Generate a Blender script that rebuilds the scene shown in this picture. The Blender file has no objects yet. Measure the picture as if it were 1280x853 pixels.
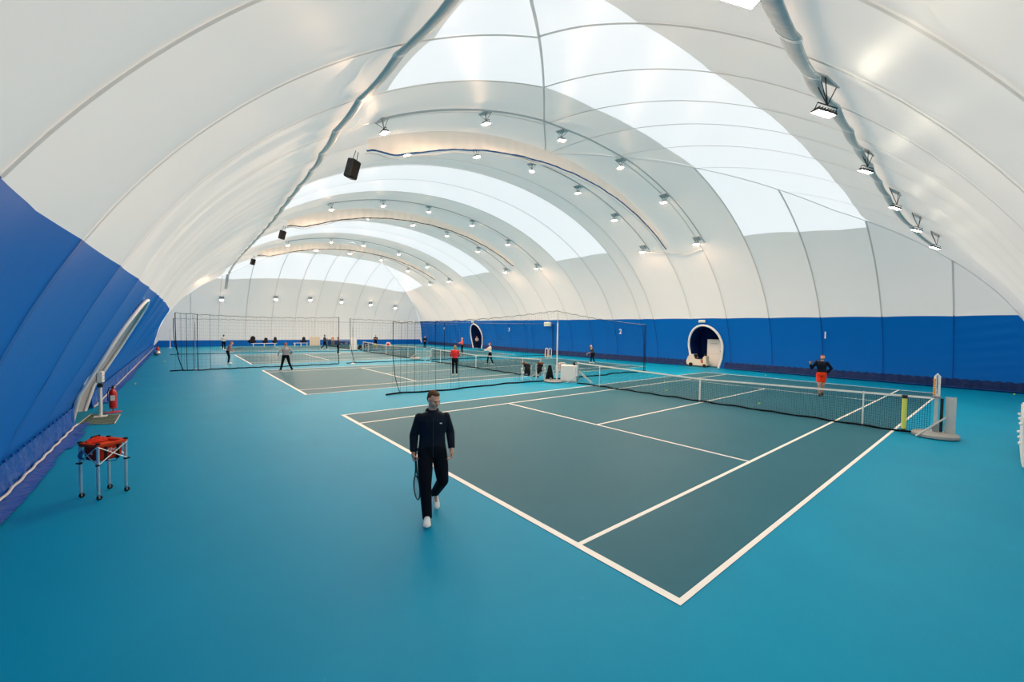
import bpy, math, random
import numpy as np
from mathutils import Vector, Matrix, Euler
random.seed(7)
rng = np.random.default_rng(7)
SC = bpy.context.scene
COL = SC.collection
V = Vector

# ------------------------------------------------------------------ camera, world, exposure
CAM = V((-3.8531, -1.9903, 2.741)); YAW, PITCH, ROLL, FPX = .8847, -.0301, .0153, 509.27
_f = V((math.cos(PITCH)*math.cos(YAW), math.cos(PITCH)*math.sin(YAW), math.sin(PITCH)))
_r = V((math.sin(YAW), -math.cos(YAW), 0)); _u = _r.cross(_f)
_R = _r*math.cos(ROLL) + _u*math.sin(ROLL); _U = _u*math.cos(ROLL) - _r*math.sin(ROLL)
cam = bpy.data.objects.new('camera', bpy.data.cameras.new('camera')); COL.objects.link(cam)
cam.data.sensor_width = 36; cam.data.lens = 36*FPX/1280; cam.data.clip_end = 300; cam.data.clip_start = .05
m3 = Matrix((_R, _U, -_f)).transposed(); cam.matrix_world = Matrix.Translation(CAM) @ m3.to_4x4()
SC.camera = cam
W = bpy.data.worlds.new('world'); SC.world = W; W.use_nodes = True
bg = W.node_tree.nodes['Background']; bg.inputs[0].default_value = (.93, .975, 1, 1); bg.inputs[1].default_value = 1.25
SC.view_settings.view_transform = 'Standard'; SC.view_settings.look = 'None'
SC.view_settings.gamma = 1; SC.view_settings.exposure = 0.0; SC.view_settings.use_curve_mapping = False
LAMP_POWER = 1500.0
SC.cycles.max_bounces = 8; SC.cycles.diffuse_bounces = 6; SC.cycles.transparent_max_bounces = 12
SC.cycles.sample_clamp_indirect = 4.0; SC.cycles.use_denoising = True
SC.cycles.caustics_reflective = False; SC.cycles.caustics_refractive = False

def ray(u, v):
    return _f + _R*((u-640)/FPX) - _U*((v-426.5)/FPX)
def ground(u, v, z=0.0):
    d = ray(u, v); t = (z-CAM.z)/d.z; return CAM + d*t

# ------------------------------------------------------------------ materials
def lin(h):
    if isinstance(h, str):
        h = h.lstrip('#'); c = [int(h[i:i+2], 16)/255 for i in (0, 2, 4)]
        return tuple(x/12.92 if x <= .04045 else ((x+.055)/1.055)**2.4 for x in c)
    return tuple(h)
MATS = {}
def mat(name, color, rough=.5, spec=.5, metal=0.0, bump=0.0, bscale=20.0, var=0.0, vscale=3.0, trans=0.0, tcol=None, emit=0.0, stretch=(1, 1, 1), coat=0.0):
    if name in MATS: return MATS[name]
    m = bpy.data.materials.new(name); m.use_nodes = True; nt = m.node_tree; N = nt.nodes; L = nt.links
    b = N['Principled BSDF']; c = lin(color)
    b.inputs['Base Color'].default_value = (*c, 1); b.inputs['Roughness'].default_value = rough
    b.inputs['Specular IOR Level'].default_value = spec; b.inputs['Metallic'].default_value = metal
    b.inputs['Coat Weight'].default_value = coat
    tc = N.new('ShaderNodeTexCoord'); mp = N.new('ShaderNodeMapping'); mp.inputs['Scale'].default_value = stretch
    L.new(tc.outputs['Object'], mp.inputs[0])
    colsock = None
    nz = N.new('ShaderNodeTexNoise'); nz.inputs['Scale'].default_value = vscale; nz.inputs['Detail'].default_value = 5
    L.new(mp.outputs[0], nz.inputs[0])
    mx = N.new('ShaderNodeMix'); mx.data_type = 'RGBA'
    v = max(var, .015)
    mx.inputs[6].default_value = (*[x*(1-v) for x in c], 1); mx.inputs[7].default_value = (*[min(1, x*(1+v)) for x in c], 1)
    L.new(nz.outputs[0], mx.inputs[0]); L.new(mx.outputs[2], b.inputs['Base Color']); colsock = mx.outputs[2]
    if bump:
        n2 = N.new('ShaderNodeTexNoise'); n2.inputs['Scale'].default_value = bscale; n2.inputs['Detail'].default_value = 4
        L.new(mp.outputs[0], n2.inputs[0])
        bp = N.new('ShaderNodeBump'); bp.inputs['Strength'].default_value = bump; bp.inputs['Distance'].default_value = .05
        L.new(n2.outputs[0], bp.inputs['Height']); L.new(bp.outputs[0], b.inputs['Normal'])
    if emit:
        b.inputs['Emission Color'].default_value = (*c, 1); b.inputs['Emission Strength'].default_value = emit
    if trans:
        t = N.new('ShaderNodeBsdfTranslucent'); t.inputs[0].default_value = (*lin(tcol or color), 1)
        ms = N.new('ShaderNodeMixShader'); ms.inputs[0].default_value = trans
        L.new(b.outputs[0], ms.inputs[1]); L.new(t.outputs[0], ms.inputs[2]); L.new(ms.outputs[0], N['Material Output'].inputs[0])
    MATS[name] = m; return m

M_WHITE = mat('white_membrane', (.87, .83, .775), rough=.5, spec=.22, trans=.27, tcol=(.95, .91, .86), bump=.12, bscale=.9, var=.03, vscale=.6)
M_SKY = mat('skylight_membrane', (.86, .87, .87), rough=.4, spec=.3, trans=.68, tcol=(.97, .98, .98), bump=.05, bscale=.8)
M_SEAM = mat('seam_membrane', (.74, .71, .67), rough=.5, spec=.3, trans=.20, tcol=(.85, .85, .83))
M_BLUE = mat('blue_membrane', (.0010, .108, .42), rough=.5, spec=.20, trans=.12, tcol=(.0, .25, .78), bump=.18, bscale=1.2, var=.06, vscale=.7, stretch=(1, 1, .25))
M_BLUESEAM = mat('blue_seam', (.002, .065, .33), rough=.5, spec=.3)
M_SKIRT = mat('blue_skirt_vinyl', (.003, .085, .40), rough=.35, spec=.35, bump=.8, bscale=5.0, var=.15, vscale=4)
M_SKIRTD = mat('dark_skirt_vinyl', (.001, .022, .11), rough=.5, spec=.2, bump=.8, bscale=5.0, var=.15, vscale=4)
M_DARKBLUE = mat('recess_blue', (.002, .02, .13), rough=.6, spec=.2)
M_CHROME = mat('aluminium', (.72, .73, .74), rough=.32, metal=.85)
M_STEEL = mat('grey_steel', (.30, .32, .33), rough=.45, metal=.5)
M_GREY = mat('grey_paint', (.36, .36, .35), rough=.55)
M_LIGHTGREY = mat('light_grey_paint', (.52, .54, .54), rough=.5)
M_WPLASTIC = mat('white_plastic', (.80, .80, .78), rough=.38)
M_CREAM = mat('cream_paint', (.66, .62, .52), rough=.5)
M_BLACK = mat('black_plastic', (.012, .012, .013), rough=.5)
M_RUBBER = mat('black_rubber', (.01, .01, .01), rough=.8, spec=.2)
M_NETBLACK = mat('net_cord', (.008, .009, .012), rough=.9, spec=.1)
M_NETWHITE = mat('white_band_cloth', (.82, .82, .79), rough=.8, spec=.2)
M_RED = mat('red_paint', (.55, .012, .008), rough=.35)
M_ORANGE = mat('orange_plastic', (.80, .30, .02), rough=.5)
M_YELLOW = mat('yellow_plastic', (.70, .76, .14), rough=.5)
M_BALL = mat('tennis_ball_felt', (.62, .80, .10), rough=.95, spec=.1)
M_DUCT = mat('grey_sleeve', (.60, .65, .65), rough=.5, trans=.12, tcol=(.5, .6, .62), bump=.4, bscale=4)
M_LINE = mat('white_line_paint', (.84, .83, .80), rough=.7, spec=.2, var=.04, vscale=6)
M_LENS = mat('lamp_lens', (1.0, .64, .40), rough=.5, emit=LAMP_POWER)
M_LENS2 = mat('dim_lamp_lens', (1.0, .88, .66), rough=.4, emit=380.0)
M_ROPEBLUE = mat('blue_rope', (.01, .10, .28), rough=.8)

def floor_mat(name, base, dark):
    m = bpy.data.materials.new(name); m.use_nodes = True; nt = m.node_tree; N = nt.nodes; L = nt.links
    b = N['Principled BSDF']; b.inputs['Roughness'].default_value = .5; b.inputs['Specular IOR Level'].default_value = .08
    tc = N.new('ShaderNodeTexCoord')
    n1 = N.new('ShaderNodeTexNoise'); n1.inputs['Scale'].default_value = .55; n1.inputs['Detail'].default_value = 6; n1.inputs['Roughness'].default_value = .6
    n2 = N.new('ShaderNodeTexNoise'); n2.inputs['Scale'].default_value = 45; n2.inputs['Detail'].default_value = 4
    n3 = N.new('ShaderNodeTexNoise'); n3.inputs['Scale'].default_value = 3; n3.inputs['Detail'].default_value = 8; n3.inputs['Distortion'].default_value = 2.5
    for n in (n1, n2, n3): L.new(tc.outputs['Object'], n.inputs[0])
    a1 = N.new('ShaderNodeMath'); a1.operation = 'MULTIPLY_ADD'; L.new(n2.outputs[0], a1.inputs[0]); a1.inputs[1].default_value = .35; L.new(n1.outputs[0], a1.inputs[2])
    mr = N.new('ShaderNodeMapRange'); mr.inputs[1].default_value = .45; mr.inputs[2].default_value = .9; L.new(a1.outputs[0], mr.inputs[0])
    mx = N.new('ShaderNodeMix'); mx.data_type = 'RGBA'; mx.inputs[6].default_value = (*dark, 1); mx.inputs[7].default_value = (*base, 1)
    L.new(mr.outputs[0], mx.inputs[0])
    # pale scuffs
    r3 = N.new('ShaderNodeMapRange'); r3.inputs[1].default_value = .70; r3.inputs[2].default_value = .84; r3.inputs[4].default_value = .35; L.new(n3.outputs[0], r3.inputs[0])
    mx2 = N.new('ShaderNodeMix'); mx2.data_type = 'RGBA'; L.new(r3.outputs[0], mx2.inputs[0]); L.new(mx.outputs[2], mx2.inputs[6])
    mx2.inputs[7].default_value = (*[x*.7+.10 for x in base], 1)
    L.new(mx2.outputs[2], b.inputs['Base Color'])
    bp = N.new('ShaderNodeBump'); bp.inputs['Strength'].default_value = .25; bp.inputs['Distance'].default_value = .004
    n4 = N.new('ShaderNodeTexNoise'); n4.inputs['Scale'].default_value = 160; L.new(tc.outputs['Object'], n4.inputs[0]); L.new(n4.outputs[0], bp.inputs['Height']); L.new(bp.outputs[0], b.inputs['Normal'])
    return m
M_FLOOR = floor_mat('blue_acrylic', (.0005, .275, .465), (.0005, .245, .42))
M_COURT = floor_mat('teal_acrylic', (.026, .142, .200), (.022, .126, .178))

# ------------------------------------------------------------------ mesh helpers
def tag(o, label=None, cat=None, group=None, kind=None):
    if label: o['label'] = label
    if cat: o['category'] = cat
    if group: o['group'] = group
    if kind: o['kind'] = kind
    return o
def empty(name, loc=(0, 0, 0), rz=0.0):
    o = bpy.data.objects.new(name, None); COL.objects.link(o); o.location = loc; o.rotation_euler = (0, 0, rz); o.empty_display_size = .1
    return o
def frame(d):
    d = V(d).normalized(); up = V((0, 0, 1)) if abs(d.z) < .95 else V((1, 0, 0))
    x = d.cross(up).normalized(); y = d.cross(x).normalized(); return x, y, d
class MB:
    def __init__(s): s.v = []; s.f = []; s.mi = []; s.cur = 0
    def add(s, vs, fs):
        n = len(s.v); s.v += [tuple(p) for p in vs]; s.f += [tuple(i+n for i in f) for f in fs]; s.mi += [s.cur]*len(fs)
    def box(s, c, size, rot=None, bev=0.0):
        hx, hy, hz = [x/2 for x in size]; c = V(c)
        R = Euler(rot).to_matrix() if rot is not None and not isinstance(rot, Matrix) else rot
        if bev > 0:
            pts = []; fs = []
            b = min(bev, hx*.9, hy*.9, hz*.9)
            ring = lambda x, y, z: [(x, -y+b, z), (x, y-b, z), (x-b, y, z), (-x+b, y, z), (-x, y-b, z), (-x, -y+b, z), (-x+b, -y, z), (x-b, -y, z)]
            rs = [ring(hx-b, hy-b, -hz), ring(hx, hy, -hz+b), ring(hx, hy, hz-b), ring(hx-b, hy-b, hz)]
            for r in rs: pts += r
            for k in range(3):
                for i in range(8): fs.append((k*8+i, k*8+(i+1) % 8, (k+1)*8+(i+1) % 8, (k+1)*8+i))
            fs.append(tuple(reversed(range(8)))); fs.append(tuple(range(24, 32)))
        else:
            pts = [(x, y, z) for x in (-hx, hx) for y in (-hy, hy) for z in (-hz, hz)]
            fs = [(0, 1, 3, 2), (4, 6, 7, 5), (0, 4, 5, 1), (2, 3, 7, 6), (0, 2, 6, 4), (1, 5, 7, 3)]
        pts = [c + (R @ V(p) if R is not None else V(p)) for p in pts]; s.add(pts, fs)
    def tube(s, path, r, seg=8, caps=True, sx=1.0, sy=1.0, closed=False):
        path = [V(p) for p in path]; n = len(path); rr = r if isinstance(r, (list, tuple)) else [r]*n
        pts = []; fs = []; px = None
        for i, p in enumerate(path):
            if closed: d = path[(i+1) % n] - path[i-1]
            else: d = path[min(i+1, n-1)] - path[max(i-1, 0)]
            if d.length < 1e-9: d = V((0, 0, 1))
            d.normalize()
            if px is None: x, y, _ = frame(d)
            else:
                x = px - d*px.dot(d)
                if x.length < 1e-6: x, y, _ = frame(d)
                x.normalize(); y = d.cross(x)
            px = x
            for k in range(seg):
                a = 2*math.pi*k/seg; pts.append(p + (x*(math.cos(a)*sx) + y*(math.sin(a)*sy))*rr[i])
        for i in range(n if closed else n-1):
            j = (i+1) % n
            for k in range(seg): fs.append((i*seg+k, i*seg+(k+1) % seg, j*seg+(k+1) % seg, j*seg+k))
        if caps and not closed: fs.append(tuple(reversed(range(seg)))); fs.append(tuple(range((n-1)*seg, n*seg)))
        s.add(pts, fs)
    def ball(s, c, r, seg=12, rings=8, rot=None):
        c = V(c); r = (r, r, r) if not isinstance(r, (tuple, list, Vector)) else r; R = rot
        pts = [V((0, 0, r[2]))]; fs = []
        for i in range(1, rings):
            t = math.pi*i/rings
            for k in range(seg):
                a = 2*math.pi*k/seg; pts.append(V((r[0]*math.sin(t)*math.cos(a), r[1]*math.sin(t)*math.sin(a), r[2]*math.cos(t))))
        pts.append(V((0, 0, -r[2]))); last = len(pts)-1
        for k in range(seg): fs.append((0, 1+k, 1+(k+1) % seg))
        for i in range(rings-2):
            for k in range(seg): a0 = 1+i*seg; fs.append((a0+k, a0+seg+k, a0+seg+(k+1) % seg, a0+(k+1) % seg))
        a0 = 1+(rings-2)*seg
        for k in range(seg): fs.append((a0+k, last, a0+(k+1) % seg))
        s.add([c + (R @ p if R is not None else p) for p in pts], fs)
    def lathe(s, prof, c=(0, 0, 0), seg=20, axis=None):
        c = V(c); X, Y, Z = frame(axis) if axis is not None else (V((1, 0, 0)), V((0, 1, 0)), V((0, 0, 1)))
        pts = []; fs = []; n = len(prof)
        for r, z in prof:
            for k in range(seg):
                a = 2*math.pi*k/seg; pts.append(c + X*(r*math.cos(a)) + Y*(r*math.sin(a)) + Z*z)
        for i in range(n-1):
            for k in range(seg): fs.append((i*seg+k, i*seg+(k+1) % seg, (i+1)*seg+(k+1) % seg, (i+1)*seg+k))
        fs.append(tuple(reversed(range(seg)))); fs.append(tuple(range((n-1)*seg, n*seg))); s.add(pts, fs)
    def loft(s, rings):
        # rings: list of lists of points, equal length, closed
        n = len(rings[0]); pts = [p for r in rings for p in r]; fs = []
        for i in range(len(rings)-1):
            for k in range(n): fs.append((i*n+k, i*n+(k+1) % n, (i+1)*n+(k+1) % n, (i+1)*n+k))
        fs.append(tuple(reversed(range(n)))); fs.append(tuple(range((len(rings)-1)*n, len(rings)*n))); s.add(pts, fs)
    def grid(s, P):
        # P[i][j] points
        a = len(P); b = len(P[0]); s.add([p for r in P for p in r], [(i*b+j, i*b+j+1, (i+1)*b+j+1, (i+1)*b+j) for i in range(a-1) for j in range(b-1)])
    def prism(s, poly, o, ex, ey, ez, t):
        o, ex, ey, ez = V(o), V(ex), V(ey), V(ez); n = len(poly)
        pts = [o+ex*x+ey*y for x, y in poly] + [o+ex*x+ey*y+ez*t for x, y in poly]
        fs = [tuple(range(n)), tuple(reversed(range(n, 2*n)))] + [(i, n+i, n+(i+1) % n, (i+1) % n) for i in range(n)]
        s.add(pts, fs)
    def mesh(s, name, mats, smooth=40):
        me = bpy.data.meshes.new(name); me.from_pydata(s.v, [], s.f)
        mats = mats if isinstance(mats, (list, tuple)) else [mats]
        for m in mats: me.materials.append(m)
        if len(mats) > 1: me.polygons.foreach_set('material_index', s.mi)
        if smooth:
            me.polygons.foreach_set('use_smooth', [True]*len(me.polygons))
            me.update(); me.set_sharp_from_angle(angle=math.radians(smooth))
        me.update(); return me
    def build(s, name, mats, parent=None, smooth=40, loc=None):
        o = bpy.data.objects.new(name, s.mesh(name, mats, smooth)); COL.objects.link(o)
        if parent is not None: o.parent = parent
        if loc is not None: o.location = loc
        return o
def copy_tree(o, parent=None):
    c = o.copy(); COL.objects.link(c); c.parent = parent
    for ch in o.children: copy_tree(ch, c)
    return c
def remesh(mb, name, material, voxel, smooth_it=4, parent=None):
    me = mb.mesh(name+'_src', material, 0); o = bpy.data.objects.new(name+'_src', me); COL.objects.link(o)
    md = o.modifiers.new('r', 'REMESH'); md.mode = 'VOXEL'; md.voxel_size = voxel
    if smooth_it:
        sm = o.modifiers.new('s', 'SMOOTH'); sm.factor = .5; sm.iterations = smooth_it
    dg = bpy.context.evaluated_depsgraph_get(); dg.update()
    out = bpy.data.meshes.new_from_object(o.evaluated_get(dg)); out.name = name
    bpy.data.objects.remove(o); bpy.data.meshes.remove(me)
    out.materials.clear(); out.materials.append(material if not isinstance(material, (list, tuple)) else material[0])
    out.polygons.foreach_set('use_smooth', [True]*len(out.polygons)); out.polygons.foreach_set('material_index', [0]*len(out.polygons)); out.update()
    r = bpy.data.objects.new(name, out); COL.objects.link(r)
    if parent is not None: r.parent = parent
    return r
def text_mesh(name, s, size, material, mw, parent=None, extrude=.003):
    cu = bpy.data.curves.new(name, 'FONT'); cu.body = s; cu.size = size; cu.extrude = extrude; cu.align_x = 'CENTER'; cu.align_y = 'CENTER'
    o = bpy.data.objects.new(name+'_src', cu); COL.objects.link(o)
    dg = bpy.context.evaluated_depsgraph_get(); dg.update(); me = bpy.data.meshes.new_from_object(o.evaluated_get(dg)); bpy.data.objects.remove(o)
    me.transform(mw); me.materials.clear(); me.materials.append(material)
    r = bpy.data.objects.new(name, me); COL.objects.link(r)
    if parent is not None: r.parent = parent
    return r

# ------------------------------------------------------------------ the dome's shape
XL, XR, Y0, Y1 = -5.9, 27.75, -3.3, 60.5
A = (XR-XL)/2
def ss(t): t = min(1, max(0, t)); return t*t*(3-2*t)
def Hc(m): return 12-.9*min(1.3, math.exp(-(Y0+max(0, m)-5)/5))
def pinch(X, Y, z):
    p = 0.0
    if X < 8: p = .75*(1-math.exp(-max(0, min(Y, 57-Y)-4)/8))*ss(z/3.8)*min(1, max(0, (8-X)/8))
    p -= .25*(1-ss(z/2.0))*min(1, max(0, (XL+2.5-X)/2.5))
    return p
def dome_z(X, Y):
    z = 4.0
    for _ in range(8):
        Xe = X-pinch(X, Y, z); d1 = min(Xe-XL, XR-Xe); d2 = min(Y-Y0, Y1-Y)
        d = min(A, max(0, min(d1, d2))); z = Hc(max(d1, d2))*math.sqrt(max(0, 1-((A-d)/A)**2))
    return z
def side_pt(side, th, s, out=0.0):
    d = A*(1-math.cos(th))
    if side in 'LR':
        H = Hc(max(d, min(s-Y0, Y1-s))); n = V((-math.cos(th)*H, 0, math.sin(th)*A)).normalized()
        X = XL+d if side == 'L' else XR-d; Y = s
        if side == 'R': n.x = -n.x
    else:
        H = Hc(max(d, min(s-XL, XR-s))); n = V((0, -math.cos(th)*H, math.sin(th)*A)).normalized()
        Y = Y0+d if side == 'N' else Y1-d; X = s
        if side == 'F': n.y = -n.y
    z = H*math.sin(th)
    return V((X+pinch(X, Y, z), Y, z)) + n*out
def th_of_d(d): return math.acos(max(-1, min(1, 1-d/A)))
def th_of_z(side, z, s):
    H = Hc(min(s-Y0, Y1-s)) if side in 'LR' else Hc(min(s-XL, XR-s)); return math.asin(min(1, z/H))
def wall_pt(side, s, z, out=0.0): return side_pt(side, th_of_z(side, z, s), s, out)

SKYD_L, SKYD_R = 5.9, 5.45
PER = 15.6
YS = [Y0, -.15] + [b+PER*k for k in range(4) for b in (2.6, 5.45, 8.3, 11.05, 13.7, 16.95)]
YS = [y for y in YS if y < 57.9] + [Y1]
SKYY = [(2.6+PER*k, 8.3+PER*k) for k in range(4)]
XS = [XL, -2.75, 0.0, 2.8, 5.7, 8.45, 11.0, 13.45, 16.25, 19.2, 22.3, 24.7, XR]
ZB = 3.78

ceiling = tag(empty('ceiling', (10.9, 28, 0)), 'white translucent membrane roof of the air dome with bright skylight bands', None, None, 'structure')
wall_left = tag(empty('wall_left', (XL, 28, 0)), 'blue fabric side wall leaning in beside the ball cart', None, None, 'structure')
wall_right = tag(empty('wall_right', (XR, 28, 0)), 'blue fabric side wall behind the far baselines with court numbers', None, None, 'structure')
wall_back = tag(empty('wall_back', (10.9, Y1, 0)), 'white fabric end wall with low blue band behind the benches', None, None, 'structure')
wall_front = tag(empty('wall_front', (10.9, Y0, 0)), 'white fabric end wall curving down by the white cabinet', None, None, 'structure')
for p in (ceiling, wall_left, wall_right, wall_back, wall_front): p.location = (0, 0, 0)

def egg(w=1.25, h=3.15, wb=.98, n=28):
    zc = h*.49; pts = [(-wb, 0), (-(w+wb)/2-.06, zc*.45)]
    pts += [(-w*math.cos(math.pi*i/n), zc+(h-zc)*math.sin(math.pi*i/n)) for i in range(n+1)]
    pts += [((w+wb)/2+.06, zc*.45), (wb, 0)]
    return pts
DOORS = {'L': [(15.0, 1.32, 3.45)], 'R': [(12.85, 1.3, 3.22), (44.0, 1.35, 3.3)]}
def inside(poly, x, y):
    c = False; n = len(poly)
    for i in range(n):
        x1, y1 = poly[i]; x2, y2 = poly[i-1]
        if (y1 > y) != (y2 > y) and x < (x2-x1)*(y-y1)/(y2-y1)+x1: c = not c
    return c
def nearest(poly, x, y):
    best = None
    for i in range(len(poly)-1):
        (x1, y1), (x2, y2) = poly[i], poly[i+1]; dx, dy = x2-x1, y2-y1
        t = max(0, min(1, ((x-x1)*dx+(y-y1)*dy)/(dx*dx+dy*dy))); q = (x1+t*dx, y1+t*dy); e = (q[0]-x)**2+(q[1]-y)**2
        if best is None or e < best[0]: best = (e, q)
    return best[1]

def panel(side, s0, s1, lo, hi, name, material, parent, ns=8, nt=None, pillow=.07, ripple=None, doors=()):
    """one strip of membrane; lo / hi give the angle at each s"""
    nt = nt or 10
    big = bool(doors)
    if big: ns = max(ns, int((s1-s0)/.11)); nt = 36
    P = []; Q = []
    for i in range(ns+1):
        s = s0+(s1-s0)*i/ns; a, b = lo(s), max(lo(s), hi(s)); row = []
        for j in range(nt+1):
            th = a+(b-a)*j/nt; u = i/ns
            out = pillow*math.sin(math.pi*u)**.8*min(1, th*6)
            p = side_pt(side, th, s, out)
            if ripple: p += ripple(p)
            row.append((p, s, th, out))
        P.append(row)
    mb = MB()
    if not big:
        mb.grid([[c[0] for c in r] for r in P])
    else:
        vs = []; idx = {}; fs = []
        for i in range(ns):
            for j in range(nt):
                cs = [P[i][j], P[i][j+1], P[i+1][j+1], P[i+1][j]]
                sc = sum(c[1] for c in cs)/4; zc = sum(c[0].z for c in cs)/4
                hit = None
                for (y, w, h) in doors:
                    if inside([(y+x, z) for x, z in egg(w, h)], sc, max(.01, zc)): hit = 1
                if hit: continue
                f = []
                for (a_, b_) in ((i, j), (i, j+1), (i+1, j+1), (i+1, j)):
                    if (a_, b_) not in idx:
                        p, s, th, out = P[a_][b_]
                        for (y, w, h) in doors:
                            poly = [(y+x, z) for x, z in egg(w, h)]
                            if inside(poly, s, p.z):
                                qy, qz = nearest(poly, s, p.z); p = wall_pt(side, qy, qz, out*.5)
                        idx[(a_, b_)] = len(vs); vs.append(p)
                    f.append(idx[(a_, b_)])
                fs.append(tuple(f))
        mb.add(vs, fs)
    # drop degenerate strips
    o = mb.build(name, material, parent, smooth=60); return o

def dmax(side, s):
    return min(A, s-Y0, Y1-s) if side in 'LR' else min(A, s-XL, XR-s)
def corner_ripple(p):
    f = max(0, 1-(p-V((27.2, -2.2, 3.5))).length/4.5)
    w = .05*f*f*math.sin(13*p.z+2.2*p.y+1.4*math.sin(3*p.x))
    return V((-w*.7, w*.7, 0))
def left_folds(p):
    f = max(ss((p.y-16.6)/4), ss((p.y-8)/2)*ss((p.z-3.7)/1.2))*(1-ss((p.y-50)/6))*ss((p.z-.6)/2)*(1-ss((p.z-6.5)/3))
    w = f*(.045*math.sin(4.1*p.y+.5*p.z)+.03*math.sin(7.3*p.y-.4*p.z+1))
    return V((w*.9, 0, -w*.4))
for side, sky_d, par in (('L', SKYD_L, wall_left), ('R', SKYD_R, wall_right)):
    for s0, s1 in zip(YS[:-1], YS[1:]):
        cap = lambda s, side=side: th_of_d(dmax(side, s))
        zb = lambda s, side=side, cap=cap: min(cap(s), th_of_z(side, ZB+(-.06 if side == 'R' else 0), s))
        skt = lambda s, sky_d=sky_d, cap=cap: min(cap(s), th_of_d(sky_d))
        zero = lambda s: 0.0
        rip = corner_ripple if side == 'R' and s0 < -.1 else (left_folds if side == 'L' and s0 > 8 else None)
        ds = [d for d in DOORS[side] if d[0]+d[1] > s0-.05 and d[0]-d[1] < s1+.05]
        panel(side, s0, s1, zero, zb, 'wall_panel', M_BLUE, par, ns=8 if not rip else 14, nt=8 if not rip else 40, pillow=.07, doors=ds, ripple=rip)
        issky = any(a <= s0+.01 and s1 <= b+.01 for a, b in SKYY)
        panel(side, s0, s1, zb, skt, 'fabric_panel', M_WHITE, ceiling, nt=12 if not rip else 50, ns=8 if not rip else 14, ripple=rip)
        if dmax(side, s1) > sky_d or dmax(side, s0) > sky_d:
            panel(side, s0, s1, skt, cap, 'skylight_panel' if issky else 'fabric_panel', M_SKY if issky else M_WHITE, ceiling, nt=14)
for side, par in (('N', wall_front), ('F', wall_back)):
    for s0, s1 in zip(XS[:-1], XS[1:]):
        cap = lambda s, side=side: th_of_d(dmax(side, s))
        zero = lambda s: 0.0
        zlow = lambda s, side=side, cap=cap: min(cap(s), th_of_z(side, .75, s))
        d1, d2 = (5.9, 11.6) if side == 'N' else (5.4, 11.1)
        t1 = lambda s, cap=cap, d1=d1: min(cap(s), th_of_d(d1)); t2 = lambda s, cap=cap, d2=d2: min(cap(s), th_of_d(d2))
        issky = s0 > -.1 and s1 < 22.4
        panel(side, s0, s1, zero, zlow, 'wall_panel', M_BLUE, par, nt=3, pillow=.05)
        rip = corner_ripple if side == 'N' and s1 > 27 else None
        panel(side, s0, s1, zlow, t1, 'fabric_panel', M_WHITE, par, nt=14 if not rip else 50, ns=8 if not rip else 14, ripple=rip, pillow=.03)
        if dmax(side, (s0+s1)/2) > d1: panel(side, s0, s1, t1, t2, 'skylight_panel' if issky else 'fabric_panel', M_SKY if issky else M_WHITE, ceiling, nt=10, pillow=.025)
        if dmax(side, (s0+s1)/2) > d2: panel(side, s0, s1, t2, cap, 'fabric_panel', M_WHITE, ceiling, nt=10)

def ribbon(paths, name, material, parent, w):
    """paths: list of (point, width direction)"""
    mb = MB(); rows = [[p-d*w/2, p+d*w/2] for p, d in paths]; mb.grid(rows); return mb.build(name, material, parent, smooth=0)
for side in 'LR':
    for s in YS[1:-1]:
        a = th_of_z(side, ZB, s); b = th_of_d(dmax(side, s)); n = 40
        if b > a+.02: ribbon([(side_pt(side, a+(b-a)*i/n, s, -.025), V((0, 1, 0))) for i in range(n+1)], 'seam', M_SEAM, ceiling, .075)
        blk = any(abs(s-d[0]) < d[1]+.1 for d in DOORS[side])
        if not blk: ribbon([(side_pt(side, min(a, b)*i/10, s, -.02), V((0, 1, 0))) for i in range(11)], 'seam', M_BLUESEAM, wall_left if side == 'L' else wall_right, .045)
for side in 'NF':
    for s in XS[1:-1]:
        a = th_of_z(side, .75, s); b = th_of_d(dmax(side, s)); n = 40
        ribbon([(side_pt(side, a+(b-a)*i/n, s, -.025), V((1, 0, 0))) for i in range(n+1)], 'seam', M_SEAM, ceiling, .075)
for (side, sy) in (('L', 1), ('R', 1), ('L', -1), ('R', -1)):
    pts = []
    for i in range(50):
        th = .1+(math.pi/2-.1)*i/49; d = A*(1-math.cos(th)); s = Y0+d if sy > 0 else Y1-d
        wd = V((1, -1, 0)) if (side == 'L') == (sy > 0) else V((1, 1, 0))
        pts.append((side_pt(side, th, s, -.03), wd.normalized()))
    ribbon(pts, 'hip_seam', M_SEAM, ceiling, .07)

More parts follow.
